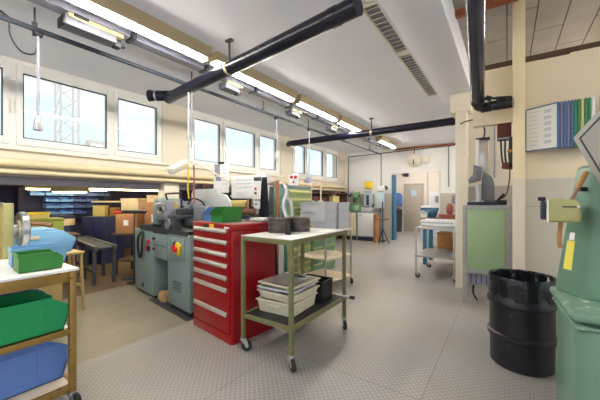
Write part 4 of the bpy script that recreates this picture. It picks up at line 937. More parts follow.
for x in (-0.12, 0.12):
    for y in (-0.12, 0.12): MB().cyl((x * 1.15, y * 1.15, 0), (x, y, 0.72), 0.018).build('leg', 'tan', t)
MB().bx(-0.12, 0.12, -0.13, -0.11, 0.3, 0.33).bx(-0.12, 0.12, 0.11, 0.13, 0.3, 0.33).build('rung', 'tan', t)
t = thing('drum_barrel', 'navy barrel with a tan label in the dark annex', 'barrel', (-7.92, 2.40, 0))
MB().lathe([(0.22, 0), (0.24, 0.02), (0.24, 0.32), (0.25, 0.34), (0.24, 0.36), (0.24, 0.68), (0.25, 0.70), (0.24, 0.72), (0.24, 1.05), (0.22, 1.07), (0.21, 1.06)], seg=36).build('body', 'navy', t)
MB().lathe([(0.243, 0.86), (0.243, 1.0)], seg=36).build('label_band', 'cardpale', t); MB().lathe([(0.0, 1.075), (0.2, 1.075), (0.2, 1.055)], seg=36).build('lid', 'navy', t)
t = thing('tool_cabinet', 'dark navy cabinet with a yellow folder box on top in the annex', 'cabinet', (-7.60, 3.10, 0), R(25))
MB().bx(-0.3, 0.3, -0.28, 0.28, 0.0, 1.03, 0.01).build('body', 'navy', t); MB().bx(-0.28, -0.01, -0.29, -0.275, 0.06, 0.98, 0.004).build('door', 'navy', t); MB().bx(0.01, 0.28, -0.29, -0.275, 0.06, 0.98, 0.004).build('door', 'navy', t)
for o in list(t.children): 
    if o.name.startswith('door') and not o.name.startswith('door_'): o['label'] = 'navy cabinet door'
cbox('folder_box', 'yellow box leaning on top of the navy annex cabinet', 'paleyellow', (-7.58, 3.03, 1.031), (0.26, 0.14, 0.24), R(38), 'paleyellow')
cbox('folder_box', 'narrow ochre box beside the yellow box on the navy annex cabinet', 'wood', (-7.42, 3.26, 1.031), (0.14, 0.14, 0.19), R(25), 'wood')
t = thing('pipe_rail', 'pale horizontal pipe across the dark annex at shelf height', 'pipe', (-8.0, 3.0, 1.36))
MB().cyl((0, 0, 0), (0.75, 1.9, 0), 0.022).build('pipe', 'cream', t); MB().cyl((0.1, 0.25, 0), (0.1, 0.25, 0.345), 0.012).cyl((0.7, 1.77, 0), (0.7, 1.77, 0.345), 0.012).build('hanger', 'black', t)
# low steel bench
t = thing('roller_bench', 'long low dark steel bench in the annex left of the lathe', 'bench', (-6.50, 2.40, 0), R(-8))
for y in (-0.16, 0.12): MB().bx(-1.0, 1.05, y, y + 0.06, 0.56, 0.64, 0.004).build('rail', 'lathe_dark', t)
mb = MB()
for k in range(14): MB.cyl(mb, (-0.93 + k * 0.145, -0.1, 0.60), (-0.93 + k * 0.145, 0.12, 0.60), 0.028, seg=12)
r_ = mb.build('roller', 'lathe_dark', t); r_['kind'] = 'stuff'
for x in (-0.92, -0.3, 0.3, 0.92):
    MB().bx(x, x + 0.05, -0.16, -0.11, 0, 0.57).build('leg', 'tan' if x < 0 else 'lathe_dark', t); MB().bx(x, x + 0.05, 0.13, 0.18, 0, 0.57).build('leg', 'lathe_dark', t)
MB().bx(-0.95, 1.0, -0.16, -0.12, 0.20, 0.24).build('lower_rail', 'lathe_dark', t)
# bench with cardboard next to the lathe
simple_table('packing_bench', 'dark packing bench in the annex carrying cardboard boxes', (-5.75, 3.12, 0), 1.05, 0.6, 0.78, 'darkgap', 'navy', R(30), 0.25)
cbox('cardboard_box', 'large brown cardboard box on the packing bench in the annex', 'card', (-5.98, 2.93, 0.781), (0.40, 0.36, 0.40), R(32), 'tape')
cbox('cardboard_box', 'pale cream box stacked on the large brown cardboard box', 'cardpale', (-5.93, 2.97, 1.185), (0.36, 0.30, 0.24), R(26), 'cardpale')
cbox('cardboard_box', 'brown box on the packing bench right of the large cardboard box', 'card', (-5.56, 3.22, 0.781), (0.34, 0.34, 0.58), R(34), 'tape')
cbox('cardboard_box', 'small cream box on top of the right-hand brown box', 'cardpale', (-5.56, 3.22, 1.366), (0.30, 0.24, 0.12), R(20), 'cardpale')
t = thing('tool_holder', 'black tool with a red grip lying in front of the cream box', 'tool', (-5.46, 2.72, 0), R(34))
MB().cyl((0, 0, 0.0), (0, 0, 1.16), 0.012).bx(-0.15, 0.15, -0.12, 0.12, 0, 0.03).build('stand', 'lathe_dark', t); MB().box((0.0, 0, 1.19), (0.42, 0.1, 0.06), bevel=0.02).build('body', 'black', t); MB().cyl((-0.36, 0, 1.18), (-0.20, 0, 1.18), 0.025).build('grip', 'redpaint', t)
t = thing('sack', 'orange-yellow sack hanging beside the cardboard boxes at the lathe end', 'sack', (-5.02, 3.0, 0.0), 0)
MB().bx(-0.12, 0.12, -0.1, 0.14, 0, 0.93, 0.01).build('pedestal', 'lathe_dark', t)
MB().lathe([(0.02, 0), (0.13, 0.02), (0.15, 0.10), (0.12, 0.22), (0.05, 0.30), (0.07, 0.33), (0.0, 0.33)], (0, 0, 0.93), 20).build('bag', 'wood', t)

# ------------------------------------------------------------------ back wall: machines on the pale cabinet
bc = thing('base_cabinet', 'pale grey cabinet with black plinth against the back wall under small machines', 'cabinet', (-4.66, 9.66, 0), R(4))
MB().bx(0, 0.98, 0.02, 0.62, 0.14, 0.98, 0.006).build('body', 'ltgrey', bc); MB().bx(0.0, 0.98, 0.05, 0.6, 0, 0.14).build('plinth', 'gasket', bc)
MB().bx(-0.02, 1.0, 0, 0.64, 0.98, 1.0, 0.004).build('top', 'traygrey', bc)
MB().bx(0.02, 0.34, 0.004, 0.024, 0.18, 0.95, 0.004).build('door', 'beige_board', bc); MB().bx(0.40, 0.96, 0.004, 0.024, 0.18, 0.95, 0.004).build('door', 'whitelam', bc)
for x in (0.36, 0.955): MB().bx(x, x + 0.03, -0.006, 0.024, 0.0, 0.98).build('frame_post', 'silver', bc)
MB().bx(0.45, 0.56, -0.002, 0.006, 0.87, 0.895).build('label_plate', 'print', bc)
t = thing('drill_press', 'green bench drill on the pale cabinet at the left of the back wall', 'drill press', (-4.48, 9.98, 1.0), R(8))
MB().lathe([(0.22, 0), (0.24, 0.02), (0.24, 0.14), (0.20, 0.22), (0.10, 0.25)], seg=28).build('base', 'green', t)
MB().cyl((0.08, 0.12, 0.2), (0.08, 0.12, 0.62), 0.06).build('column', 'green', t); MB().box((0.04, 0.0, 0.58), (0.18, 0.36, 0.22), (0.1, 0, 0), 0.03).build('head', 'green', t)
MB().sph((-0.06, -0.08, 0.63), 0.10, (1, 1.1, 1)).build('motor', 'silver', t); MB().cyl((-0.12, -0.08, 0.6), (-0.20, -0.1, 0.52), 0.04).build('motor_cap', 'black', t)
MB().cyl((0, -0.12, 0.5), (0, -0.12, 0.32), 0.035).build('chuck', 'black', t); MB().cyl((0.12, -0.05, 0.58), (0.24, -0.12, 0.46), 0.012).build('lever', 'black', t)
t = thing('measuring_machine', 'white bench machine with a dark slot on the pale cabinet', 'machine', (-4.03, 10.02, 1.0), R(8))
MB().bx(-0.19, 0.22, -0.2, 0.2, 0, 0.14, 0.01).build('base', 'ltgrey', t); MB().bx(-0.13, 0.13, 0.02, 0.2, 0.14, 0.74, 0.015).build('column', 'lightblue', t)
MB().bx(-0.05, 0.05, -0.0, 0.03, 0.22, 0.58, 0.01).build('slot', 'navy', t); MB().bx(-0.15, 0.16, -0.06, 0.2, 0.70, 0.80, 0.015).build('head', 'whitelam', t)
MB().cyl((0.16, -0.1, 0.12), (0.26, -0.14, 0.26), 0.022).build('lever', 'black', t); MB().cyl((-0.1, -0.12, 0.15), (0.1, -0.12, 0.15), 0.03).build('roll', 'black', t)
cbox('yellow_box', 'bright yellow box on top of the white bench machine at the back wall', 'yellow', (-3.98, 10.02, 1.802), (0.26, 0.22, 0.24), R(12), 'yellow')
t = thing('column_drill', 'pale blue and white drill on a slim column right of the pale cabinet', 'drill press', (-3.52, 9.95, 0), R(8))
MB().cyl((0, 0.05, 0.02), (0, 0.05, 1.85), 0.035).build('column', 'silver', t); MB().bx(-0.15, 0.15, -0.12, 0.2, 0, 0.04, 0.006).build('base', 'lathe_dark', t)
MB().bx(-0.18, 0.10, -0.12, 0.10, 1.12, 1.66, 0.02).build('head', 'lightblue', t); MB().box((0.02, -0.02, 1.78), (0.26, 0.2, 0.18), (0, -0.3, 0), 0.03).build('motor', 'whitelam', t)
MB().cyl((0.13, -0.02, 1.78), (0.20, -0.04, 1.84), 0.07).build('motor_cap', 'black', t); MB().cyl((-0.02, -0.03, 1.12), (-0.02, -0.03, 0.98), 0.03).build('chuck', 'lathe_dark', t)
t = thing('pedestal_stand', 'dark stand with a cross bar and splayed feet left of the doorway', 'stand', (-3.26, 9.36, 0), 0)
MB().cyl((0, 0, 0.04), (0, 0, 1.35), 0.022).build('pole', 'lathe_dark', t); MB().cyl((-0.2, 0, 0.79), (0.2, 0, 0.79), 0.024).build('cross_bar', 'brownwood', t)
for a in (0.3, 2.4, 4.4): MB().tube([(0, 0, 0.5), (0.10 * math.cos(a), 0.10 * math.sin(a), 0.25), (0.2 * math.cos(a), 0.2 * math.sin(a), 0.02)], 0.016).build('foot', 'lathe_dark', t)
t = tag(MB().lathe([(0.02, 0), (0.085, 0.0), (0.085, 0.92), (0.02, 0.92)], seg=24).build('cardboard_roll', 'card', None, (-3.56, 9.60, 0.0)), 'upright brown cardboard roll beside the pale cabinet', 'roll')
# back wall fittings
t = thing('wall_conduit', 'thin dark conduit running across the top of the back wall', 'conduit', (-4.98, 10.47, 3.02))
MB().tube([(0, 0, -1.5), (0, 0, 0.0), (0.02, 0, 0.02), (3.68, 0, 0.10)], 0.014, sub=1).build('pipe', 'gasket', t)
for x, z in ((1.28, 0.03), (3.46, 0.09)): MB().cyl((x, 0, z), (x, 0, z - 1.3), 0.012).build('drop_pipe', 'gasket', t)
for k in range(5): MB().box((0.3 + k * 0.8, 0.015, 0.03 + k * 0.017), (0.04, 0.03, 0.05), bevel=0.004).build('clip', 'ltgrey', t)
struct('trim_rust_rail', MB().bx(-3.2, -1.2, 10.44, 10.5, 3.13, 3.18), 'rust')
t = thing('wall_lamp', 'round cream wall lamp above the doorway, the larger of the pair', 'lamp', (-2.56, 10.49, 2.73))
MB().lathe([(0.16, 0.0), (0.22, 0.02), (0.22, 0.06), (0.17, 0.11), (0.08, 0.13), (0, 0.135)], (0, 0, 0), 32, (PI / 2, 0, 0)).build('dome', 'bandwhite', t); MB().cyl((0, -0.03, 0.2), (0, -0.0, 0.42), 0.012).build('conduit', 'gasket', t); MB().bx(-0.02, 0.02, -0.15, -0.1, -0.16, 0.02).build('bracket', 'lathe_dark', t)
t = thing('wall_bell', 'smaller round bell beside the cream wall lamp above the doorway', 'bell', (-2.20, 10.49, 2.73))
MB().lathe([(0.10, 0.0), (0.14, 0.02), (0.12, 0.08), (0.06, 0.11), (0, 0.115)], (0, 0, 0), 28, (PI / 2, 0, 0)).build('gong', 'bandwhite', t); MB().cyl((-0.20, -0.03, 0), (-0.1, -0.03, 0), 0.03).build('link', 'ltgrey', t)
# inside the next room
idr = thing('door', 'grey-brown inner door with a pale blue sign seen through the doorway', 'door', (-3.80, 13.96, 0))
MB().bx(0, 0.70, -0.03, 0.03, 0.01, 2.06, 0.006).build('door_leaf', 'doorgrey', idr); f = MB().bx(-0.07, 0, -0.035, 0.035, 0, 2.13).bx(0.70, 0.77, -0.035, 0.035, 0, 2.13).bx(-0.07, 0.77, -0.035, 0.035, 2.06, 2.13).build('door_frame', 'doorgrey', idr)
f['label'] = 'grey-brown door frame'
MB().bx(0.26, 0.48, -0.036, -0.03, 1.58, 1.84).build('sign', 'signblue', idr); MB().cyl((0.06, -0.03, 1.02), (0.06, -0.08, 1.02), 0.018).bx(0.05, 0.17, -0.09, -0.075, 1.01, 1.03).build('handle', 'silver', idr)
t = tag(MB().cyl((0, 0, 0), (0, 0, 3.18), 0.035).build('drain_pipe', 'bandwhite', None, (-2.88, 13.93, 0.0)), 'white vertical pipe on the inner wall right of the inner door', 'pipe')
t = thing('hook_rack', 'small dark wall fitting above the inner door seen through the doorway', 'bracket', (-3.78, 13.99, 2.46)); MB().bx(-0.1, 0.12, -0.1, 0, 0, 0.2, 0.01).build('plate', 'gasket', t); MB().cyl((-0.05, -0.1, 0.05), (-0.15, -0.2, 0.1), 0.03).build('horn', 'black', t)
t = thing('work_coat', 'blue work coat hanging beside the inner door', 'coat', (-4.12, 13.88, 1.10))
mb = MB(); mb.prism([(-0.19, 0, 0.02), (0.17, 0, 0), (0.19, 0, 0.5), (0.10, 0, 0.62), (-0.08, 0, 0.63), (-0.20, 0, 0.52)], (0, 0.08, 0), 0.02)
mb.prism([(-0.18, -0.01, 0.5), (-0.22, -0.01, 0.1), (-0.13, -0.01, 0.08), (-0.1, -0.01, 0.5)], (0, 0.06, 0), 0.015).build('coat', 'bin_royal', t)
t = thing('waste_bin', 'dark tall bin beside the inner door under the blue coat', 'bin', (-4.03, 13.5, 0)); MB().lathe([(0.17, 0), (0.19, 0.02), (0.21, 0.92), (0.22, 0.94), (0.2, 0.96)], seg=28).build('body', 'lathe_dark', t); MB().lathe([(0.215, 0.95), (0.2, 1.0), (0.0, 1.08)], seg=28).build('lid', 'maroon', t)
t = thing('machine_cabinet', 'white machine with a grey window in the next room', 'machine', (-2.22, 12.6, 0)); MB().bx(-0.55, 0.8, -0.3, 0.4, 0, 1.18, 0.02).build('base', 'whitelam', t); MB().bx(-0.25, 0.8, -0.2, 0.4, 1.18, 1.68, 0.03).build('hood', 'whitelam', t); MB().bx(-0.05, 0.5, -0.215, -0.195, 1.3, 1.55, 0.01).build('window_panel', 'print', t); MB().bx(-0.55, 0.8, -0.32, -0.29, 1.0, 1.1).build('teal_stripe', 'blue', t)
t = thing('added_room_light', 'unseen ceiling light added to brighten the next room', 'ceiling light', (-3.0, 12.2, 3.12)); MB().bx(-0.6, 0.6, -0.12, 0.12, 0.02, 0.08, 0.006).build('housing', 'whitelam', t); MB().bx(-0.56, 0.56, -0.09, 0.09, 0.0, 0.025, 0.006).build('diffuser', 'tube', t)  # unseen fixture added to light the room beyond the doorway

# ------------------------------------------------------------------ workbench with blue legs and vises
wb = thing('workbench', 'wood-topped workbench with blue legs right of the doorway', 'workbench', (-1.56, 6.86, 0))
BL = 2.0
MB().bx(0, BL, 0, 0.75, 0.955, 1.01, 0.006).build('worktop', 'brownwood', wb)
for x, y in ((0.05, 0.03), (0.05, 0.62), (0.95, 0.05), (0.95, 0.62), (1.85, 0.05), (1.85, 0.62)): MB().bx(x, x + 0.085, y, y + 0.085, 0, 0.955, 0.005).build('leg', 'blue', wb)
MB().bx(0.13, 1.85, 0.64, 0.68, 0.25, 0.32).build('stretcher', 'blue', wb)
MB().bx(0.20, 1.80, 0.08, 0.66, 0.30, 0.33).build('shelf', 'wood', wb)
MB().bx(0.05, 0.135, 0.022, 0.03, 0.78, 0.92).build('tag', 'yellowpaper', wb); wb.children[-1]['label'] = 'pale yellow-green tag on the corner leg'
cbox('wooden_crate', 'orange wooden crate on the shelf under the blue-legged workbench', 'wood', loc_on(wb, (0.62, 0.36, 0.332)), (0.6, 0.4, 0.36), 0, 'wood', 'crate')
def vise(lab, loc, rz, mt):
    t = thing('bench_vise', lab, 'vise', loc, rz, 'vises on the blue-legged workbench')
    MB().cyl((0, 0, 0), (0, 0, 0.04), 0.09, seg=24).build('base', mt, t); MB().prism([(-0.08, -0.05, 0.04), (0.10, -0.05, 0.04), (0.12, -0.05, 0.17), (0.02, -0.05, 0.17), (0.0, -0.05, 0.11), (-0.08, -0.05, 0.10)], (0, 0.10, 0), 0.008).build('body', mt, t)
    MB().prism([(-0.02, -0.05, 0.09), (-0.16, -0.05, 0.09), (-0.16, -0.05, 0.14), (-0.08, -0.05, 0.17), (-0.02, -0.05, 0.17)], (0, 0.10, 0), 0.008).build('jaw', mt, t)
    MB().cyl((-0.16, 0, 0.11), (-0.25, 0, 0.11), 0.016).build('screw', 'silver', t); MB().cyl((-0.24, -0.1, 0.11), (-0.24, 0.1, 0.11), 0.008).build('handle', 'silver', t)
vise('grey-blue bench vise at the left end of the blue-legged workbench', loc_on(wb, (0.14, 0.56, 1.011)), R(20), 'lathe_dark')
vise('blue bench vise second from the left end of the blue-legged workbench', loc_on(wb, (0.20, 0.20, 1.011)), R(60), 'blue')
t = thing('red_motor', 'dusty red rounded machine standing on the workbench near the cream post', 'machine', loc_on(wb, (0.53, 0.26, 1.011)))
MB().bx(-0.14, 0.12, -0.09, 0.09, 0, 0.08, 0.01).build('base', 'pink', t); MB().sph((0.02, 0, 0.19), 0.10, (0.75, 0.75, 1.35)).build('body', 'pink', t); MB().cyl((-0.1, 0, 0.05), (-0.2, 0, 0.05), 0.03).build('nozzle', 'pink', t)
t = thing('bench_motor', 'grey and black bench motor on the workbench behind the red machine', 'machine', loc_on(wb, (0.76, 0.58, 1.011)))
MB().bx(-0.14, 0.16, -0.14, 0.14, 0, 0.30, 0.02).build('base', 'ltgrey', t); MB().bx(-0.20, 0.18, -0.14, 0.14, 0.30, 0.50, 0.03).build('motor', 'print', t); MB().cyl((0.0, -0.14, 0.38), (0.0, -0.2, 0.38), 0.06).build('fan_cover', 'black', t); MB().bx(-0.12, -0.02, -0.1, 0.0, 0.5, 0.56).build('switch_box', 'lightblue', t)
cbox('paper_stack', 'white sheets lying on the front of the workbench near the cream post', 'paper', loc_on(wb, (1.10, 0.16, 1.011)), (0.4, 0.24, 0.03), 0.1, None, 'papers')

# steel two-shelf trolley with white boxes
st = thing('steel_trolley', 'grey steel trolley carrying white boxes before the workbench', 'trolley', (-1.37, 5.66, 0))
SW, SL = 0.64, 0.98
for x in (0, SW - 0.025):
    for y in (0, SL - 0.025): MB().bx(x, x + 0.025, y, y + 0.025, 0.10, 0.915, 0.004).build('leg', 'silver', st)
for z0, nm in ((0.875, 'top_tray'), (0.375, 'lower_tray')):
    MB().bx(-0.006, SW + 0.006, -0.006, SL + 0.006, z0, z0 + 0.035, 0.006).build(nm, 'silver' if nm == 'top_tray' else 'mottled', st)
for x, y, a in ((0.012, 0.012, 0.5), (SW - 0.012, 0.012, 0.2), (0.012, SL - 0.012, 0.4), (SW - 0.012, SL - 0.012, 2.0)): castor(st, x, y, 0.105, 0.042, a)
cbox('white_box', 'lower flat white box on the steel trolley', 'ltgrey', (-1.01, 6.02, 0.912), (0.55, 0.50, 0.058), 0, 'whitelam', 'box', 'flat white boxes on the steel trolley')
cbox('white_box', 'upper flat white box on the steel trolley', 'ltgrey', (-1.03, 6.03, 0.975), (0.54, 0.46, 0.055), R(-3), 'whitelam', 'box', 'flat white boxes on the steel trolley')

# ------------------------------------------------------------------ machine with sage panel in the alcove
ma_ = thing('surface_grinder', 'grey framed machine with a large sage-green front panel beside the pillar', 'machine', (-0.50, 4.66, 0))
MW, MD = 0.545, 0.50
MB().bx(0.03, MW - 0.03, 0.012, MD, 0.40, 1.32, 0.006).build('body', 'mottled', ma_)
fr = MB().bx(0.0, 0.045, 0, 0.045, 0.40, 1.33).bx(MW - 0.06, MW, 0, 0.045, 0.40, 1.33).bx(0.045, MW - 0.06, 0, 0.045, 1.28, 1.33).bx(0.045, MW - 0.06, 0, 0.045, 0.42, 0.47).build('front_frame', 'mottled', ma_)
MB().bx(0.05, MW - 0.065, 0.002, 0.014, 0.475, 1.275, 0.003).build('front_panel', 'sage', ma_)
for x in (0.0, MW - 0.05):
    for y in (0.0, MD - 0.05): MB().bx(x, x + 0.05, y, y + 0.05, 0.0, 0.40).build('leg', 'mottled', ma_)
MB().bx(0.07, MW - 0.05, 0.06, MD - 0.02, 0.24, 0.41).build('motor_box', 'print', ma_)
for k in range(6): MB().bx(0.09 + 0.06 * k, 0.10 + 0.06 * k, 0.054, 0.062, 0.26, 0.40).build('fin', 'gasket', ma_)
MB().tube([(0.12, 0.1, 0.24), (0.12, 0.1, 0.12), (0.16, 0.14, 0.02)], 0.012).build('drain_hose', 'rubber', ma_)
MB().bx(0.05, 0.40, 0.04, 0.42, 1.33, 1.375, 0.006).build('machine_table', 'gasket', ma_)
MB().cyl((0.17, 0.20, 1.375), (0.17, 0.20, 1.62), 0.038, seg=24).cyl((0.17, 0.20, 1.375), (0.17, 0.20, 1.40), 0.07, seg=24).build('spindle', 'silver', ma_)
MB().prism([(0.20, 0.28, 1.375), (0.36, 0.28, 1.375), (0.355, 0.28, 1.62), (0.33, 0.28, 1.72), (0.27, 0.28, 1.78), (0.22, 0.28, 1.80), (0.20, 0.28, 1.60)], (0, 0.12, 0), 0.012).build('arm', 'midgrey', ma_)
MB().prism([(0.06, 0.22, 1.64), (0.20, 0.22, 1.68), (0.21, 0.22, 1.86), (0.11, 0.22, 1.90), (0.10, 0.22, 1.76), (0.04, 0.22, 1.68)], (0, 0.12, 0), 0.01).build('head', 'midgrey', ma_)
mb = MB().bx(0.15, 0.29, 0.30, 0.38, 1.80, 2.26, 0.01); mb.build('light_column', 'silver', ma_)
MB().bx(0.13, 0.175, 0.27, 0.31, 1.86, 2.26, 0.008).build('fluorescent_shade', 'whitelam', ma_); MB().bx(0.13, 0.30, 0.28, 0.385, 2.255, 2.28).build('column_cap', 'gasket', ma_)
MB().bx(0.36, 0.50, 0.28, 0.40, 1.33, 1.40, 0.01).cyl((0.40, 0.25, 1.40), (0.47, 0.22, 1.48), 0.018).build('switch_block', 'black', ma_)
t = tag(MB().tube([(-0.27, 4.93, 2.27), (-0.26, 4.95, 2.40), (-0.33, 5.0, 2.55), (-0.50, 5.2, 2.60), (-0.60, 5.33, 2.60)], 0.010).build('power_cable', 'black'), 'black cable arching from the machine column to the cream post', 'cable')
t = tag(MB().tube([(-0.05, 4.95, 1.42), (0.0, 5.1, 1.50), (0.03, 5.2, 1.72), (0.035, 5.25, 2.1)], 0.008).build('power_cable', 'black'), 'thin grey-black cable rising from the machine table to the alcove wall', 'cable')
t = tag(MB().tube([(-0.16, 5.57, 2.75), (-0.16, 5.57, 1.75)], 0.012, sub=1).build('wall_conduit', 'traygrey'), 'pale vertical conduit on the alcove wall behind the machine', 'conduit')
t = thing('junction_box', 'dark brown box hanging under the lintel left of the pillar', 'box', (-0.09, 3.97, 2.06)); MB().bx(0, 0.13, 0, 0.1, 0, 0.18, 0.006).build('body', 'maroon', t); MB().bx(0.004, 0.126, -0.006, 0.0, 0.005, 0.025).build('lip', 'traygrey', t)
t = thing('pneumatic_gun', 'black tool in a wall holster with dangling cables left of the pillar', 'tool', (-0.035, 3.86, 1.74), 0)
MB().box((0.04, 0, 0.02), (0.10, 0.06, 0.07), (0, 0.15, 0), 0.012).build('holster', 'maroon', t)
for k, x in enumerate((0.0, 0.03, 0.065)): MB().tube([(x, 0.01 * k, 0.04), (x - 0.012, 0.01 * k, 0.14), (x - 0.02 + 0.01 * k, 0.01, 0.30)], 0.009).build('cable', 'black', t)
MB().cyl((0.04, -0.02, 0.17), (0.082, -0.02, 0.175), 0.018).build('brass_fitting', 'wood', t); MB().bx(0.05, 0.082, -0.03, 0.03, 0.0, 0.32, 0.004).build('backplate', 'gasket', t)

# ------------------------------------------------------------------ black drum with liner
t = thing('waste_drum', 'black plastic drum lined with a shiny black bag beside the green machine', 'bin', (0.10, 3.20, 0))
DR, DH = 0.235, 0.745
MB().lathe([(DR * 0.90, 0.0), (DR * 0.955, 0.012), (DR * 0.97, 0.20), (DR * 0.98, 0.235), (DR * 1.055, 0.247), (DR * 1.055, 0.273), (DR * 0.985, 0.285), (DR * 0.985, 0.50), (DR * 1.0, 0.52), (DR * 1.06, 0.527), (DR * 1.06, 0.555), (DR * 0.99, 0.58), (DR * 0.985, DH), (DR * 0.95, DH), (DR * 0.95, 0.02), (0.0, 0.02)], seg=56).build('shell', 'drum', t)
bm_ = bmesh.new(); seg = 96; rings = []
prof = [(1.012, 0.59), (1.03, 0.64), (1.03, 0.70), (1.02, DH + 0.004), (0.99, DH + 0.012), (0.93, DH), (0.90, 0.60), (0.86, 0.42), (0.6, 0.34), (0.0, 0.33)]
for k, (rr, z) in enumerate(prof):
    ring = []
    for i in range(seg):
        a = 2 * PI * i / seg
        f_ = 0.014 * math.sin(9 * a + k) + 0.010 * math.sin(23 * a + 2.1 * k) + 0.008 * math.sin(41 * a - k)
        dz = (0.022 * math.sin(5 * a) + 0.016 * math.sin(13 * a + 1)) if k == 0 else (0.001 * math.sin(17 * a) if k in (3, 4) else 0.006 * math.sin(11 * a + k))
        q = rr + (f_ * (1.0 if k < 2 else (0.15 if k < 5 else 2.6)) if rr > 0 else 0)
        if k < 5: q = max(q, 1.004)
        ring.append(bm_.verts.new((DR * q * math.cos(a), DR * q * math.sin(a), z + dz)))
    rings.append(ring)
for a_, b_ in zip(rings, rings[1:]):
    for i in range(seg): bm_.faces.new((a_[i], a_[(i + 1) % seg], b_[(i + 1) % seg], b_[i]))
mb = MB(); mb.bm.free(); mb.bm = bm_; bmesh.ops.remove_doubles(bm_, verts=bm_.verts, dist=1e-5)
mb.build('bag_liner', 'blackgloss', t)

# ------------------------------------------------------------------ green polishing machine on the right
gm_ = thing('polishing_machine', 'large green enamel machine with chipped ledge filling the right edge', 'machine', (0.265, 1.965, 0), R(4))
GW, GD = 0.8, 0.50
MB().box((GW / 2 + 0.02, GD / 2 + 0.02, 0.40), (GW, GD, 0.80), bevel=0.07, seg=5).build('base', 'machgreen', gm_)
MB().box((GW / 2 + 0.02, GD / 2 + 0.02, 0.828), (GW + 0.05, GD + 0.05, 0.05), bevel=0.022, seg=4).build('ledge', 'machgreen2', gm_)
MB().box((GW / 2 + 0.02, GD / 2 + 0.02, 0.775), (GW + 0.025, GD + 0.025, 0.02), bevel=0.009, seg=3).build('lower_bead', 'machgreen2', gm_)
# tapered upper column
b = bmesh.new(); lo = [(0.10, 0.27), (0.80, 0.12), (0.76, 0.50), (0.0, 0.48)]; hi = [(0.15, 0.29), (0.72, 0.2), (0.72, 0.45), (0.10, 0.44)]
vl = [b.verts.new((x, y, 0.84)) for x, y in lo]; vh = [b.verts.new((x, y, 1.60)) for x, y in hi]
b.faces.new(list(reversed(vl))); b.faces.new(vh)
for i in range(4): b.faces.new((vl[i], vl[(i + 1) % 4], vh[(i + 1) % 4], vh[i]))
bmesh.ops.bevel(b, geom=[e for e in b.edges], offset=0.03, segments=4, profile=0.5, affect='EDGES')
mb = MB(); mb.merge(b); mb.build('column', 'machgreen', gm_)
def face(f_, z, off=0.004):
    t_ = (z - 0.84) / 0.76
    a_ = Vector((0.10 + 0.05 * t_, 0.27 + 0.02 * t_, z)); b_ = Vector((0.10 * t_, 0.48 - 0.04 * t_, z))
    return a_ + (b_ - a_) * f_ + Vector((-0.9, -0.44, 0.08)) * off
def sticker(f0, f1, z0, z1, mt, nm, sk=0.0):
    MB().prism([face(f0, z0), face(f1, z0), face(f1 + sk, z1), face(f0 + sk, z1)], (0.003, 0.0015, 0)).build(nm, mt, gm_)
sticker(0.44, 0.72, 0.99, 1.16, 'yellowpaper', 'yellow_label'); sticker(0.48, 0.66, 1.165, 1.21, 'paper', 'white_label')
q0 = face(0.25, 1.46); MB().cyl(q0, q0 + Vector((-0.03, -0.012, 0)), 0.012).build('knob', 'black', gm_)
# grey tilted hood of the machine, turned toward the left
HM = gm_.matrix_basis.inverted() @ Matrix.Translation((0.555, 2.045, 1.68)) @ Matrix.Rotation(R(-62), 4, 'Z')
TH = R(57)
def hb(b, nm, mt, par):
    b.bm.transform(HM); return b.build(nm, mt, par)
hood = hb(MB().box((0, 0, 0), (0.55, 0.14, 0.55), (0, TH, 0), 0.006), 'splash_hood', 'hood', gm_); hood['label'] = 'grey tilted square hood'
for sx in (-1, 1):
    for d_, s_ in ((Vector((sx * 0.232, 0, 0)), (0.009, 0.006, 0.473)), (Vector((0, 0, sx * 0.232)), (0.455, 0.006, 0.009))):
        hb(MB().box(Vector((0, -0.072, 0)) + rot(0, TH, 0) @ d_, s_, (0, TH, 0)), 'dark_rim', 'gasket', hood)
hb(MB().box((0, -0.071, 0), (0.452, 0.005, 0.452), (0, TH, 0)), 'inner_panel', 'hood', hood)
# olive tray, stick and clamp on its side
ot = thing('work_tray', 'olive sheet-metal tray clamped to the side of the green machine', 'tray', (0.248, 2.22, 1.278), R(0))
mb = MB(); bmm = mb.bm
pts = [(-0.055, -0.10), (-0.06, 0.0), (-0.03, 0.02), (0.05, 0.02), (0.075, -0.02), (0.075, -0.1)]
mb.prism([(-0.055, -0.06, 0.0), (-0.06, -0.06, 0.125), (-0.03, -0.06, 0.133), (0.055, -0.06, 0.122), (0.075, -0.06, 0.10), (0.075, -0.06, 0.0)], (0, 0.006, 0), 0.002)
mb.bx(-0.058, 0.075, -0.06, 0.09, 0.0, 0.006); mb.bx(0.07, 0.076, -0.06, 0.09, 0.0, 0.1).bx(-0.06, -0.054, -0.06, 0.09, 0.0, 0.12)
mb.build('shell', 'olive', ot)
MB().bx(0.0, 0.075, -0.064, -0.059, 0.082, 0.088).build('slot', 'black', ot); MB().bx(-0.064, -0.056, -0.064, 0.09, 0.0, 0.125).build('white_edge', 'bandwhite', ot)
MB().bx(-0.088, -0.066, -0.03, 0.03, 0.01, 0.115, 0.005).build('clamp', 'gasket', ot); MB().cyl((-0.078, 0, 0.115), (-0.078, 0, 0.13), 0.01).cyl((-0.10, 0, 0.128), (-0.066, 0, 0.128), 0.011).build('clamp_knob', 'black', ot)
MB().cyl((0.066, -0.062, 0.085), (0.066, -0.07, 0.087), 0.007).build('bolt', 'silver', ot)
t = thing('file_tool', 'brown wooden-handled file leaning in the olive tray', 'tool', (0.30, 2.23, 1.40), 0); MB().cyl((-0.005, 0, 0.0), (0.022, 0, 0.07), 0.009).build('blade', 'brownwood', t); MB().cyl((0.022, 0, 0.07), (0.056, 0, 0.155), 0.012, 0.014).build('handle', 'wood', t)
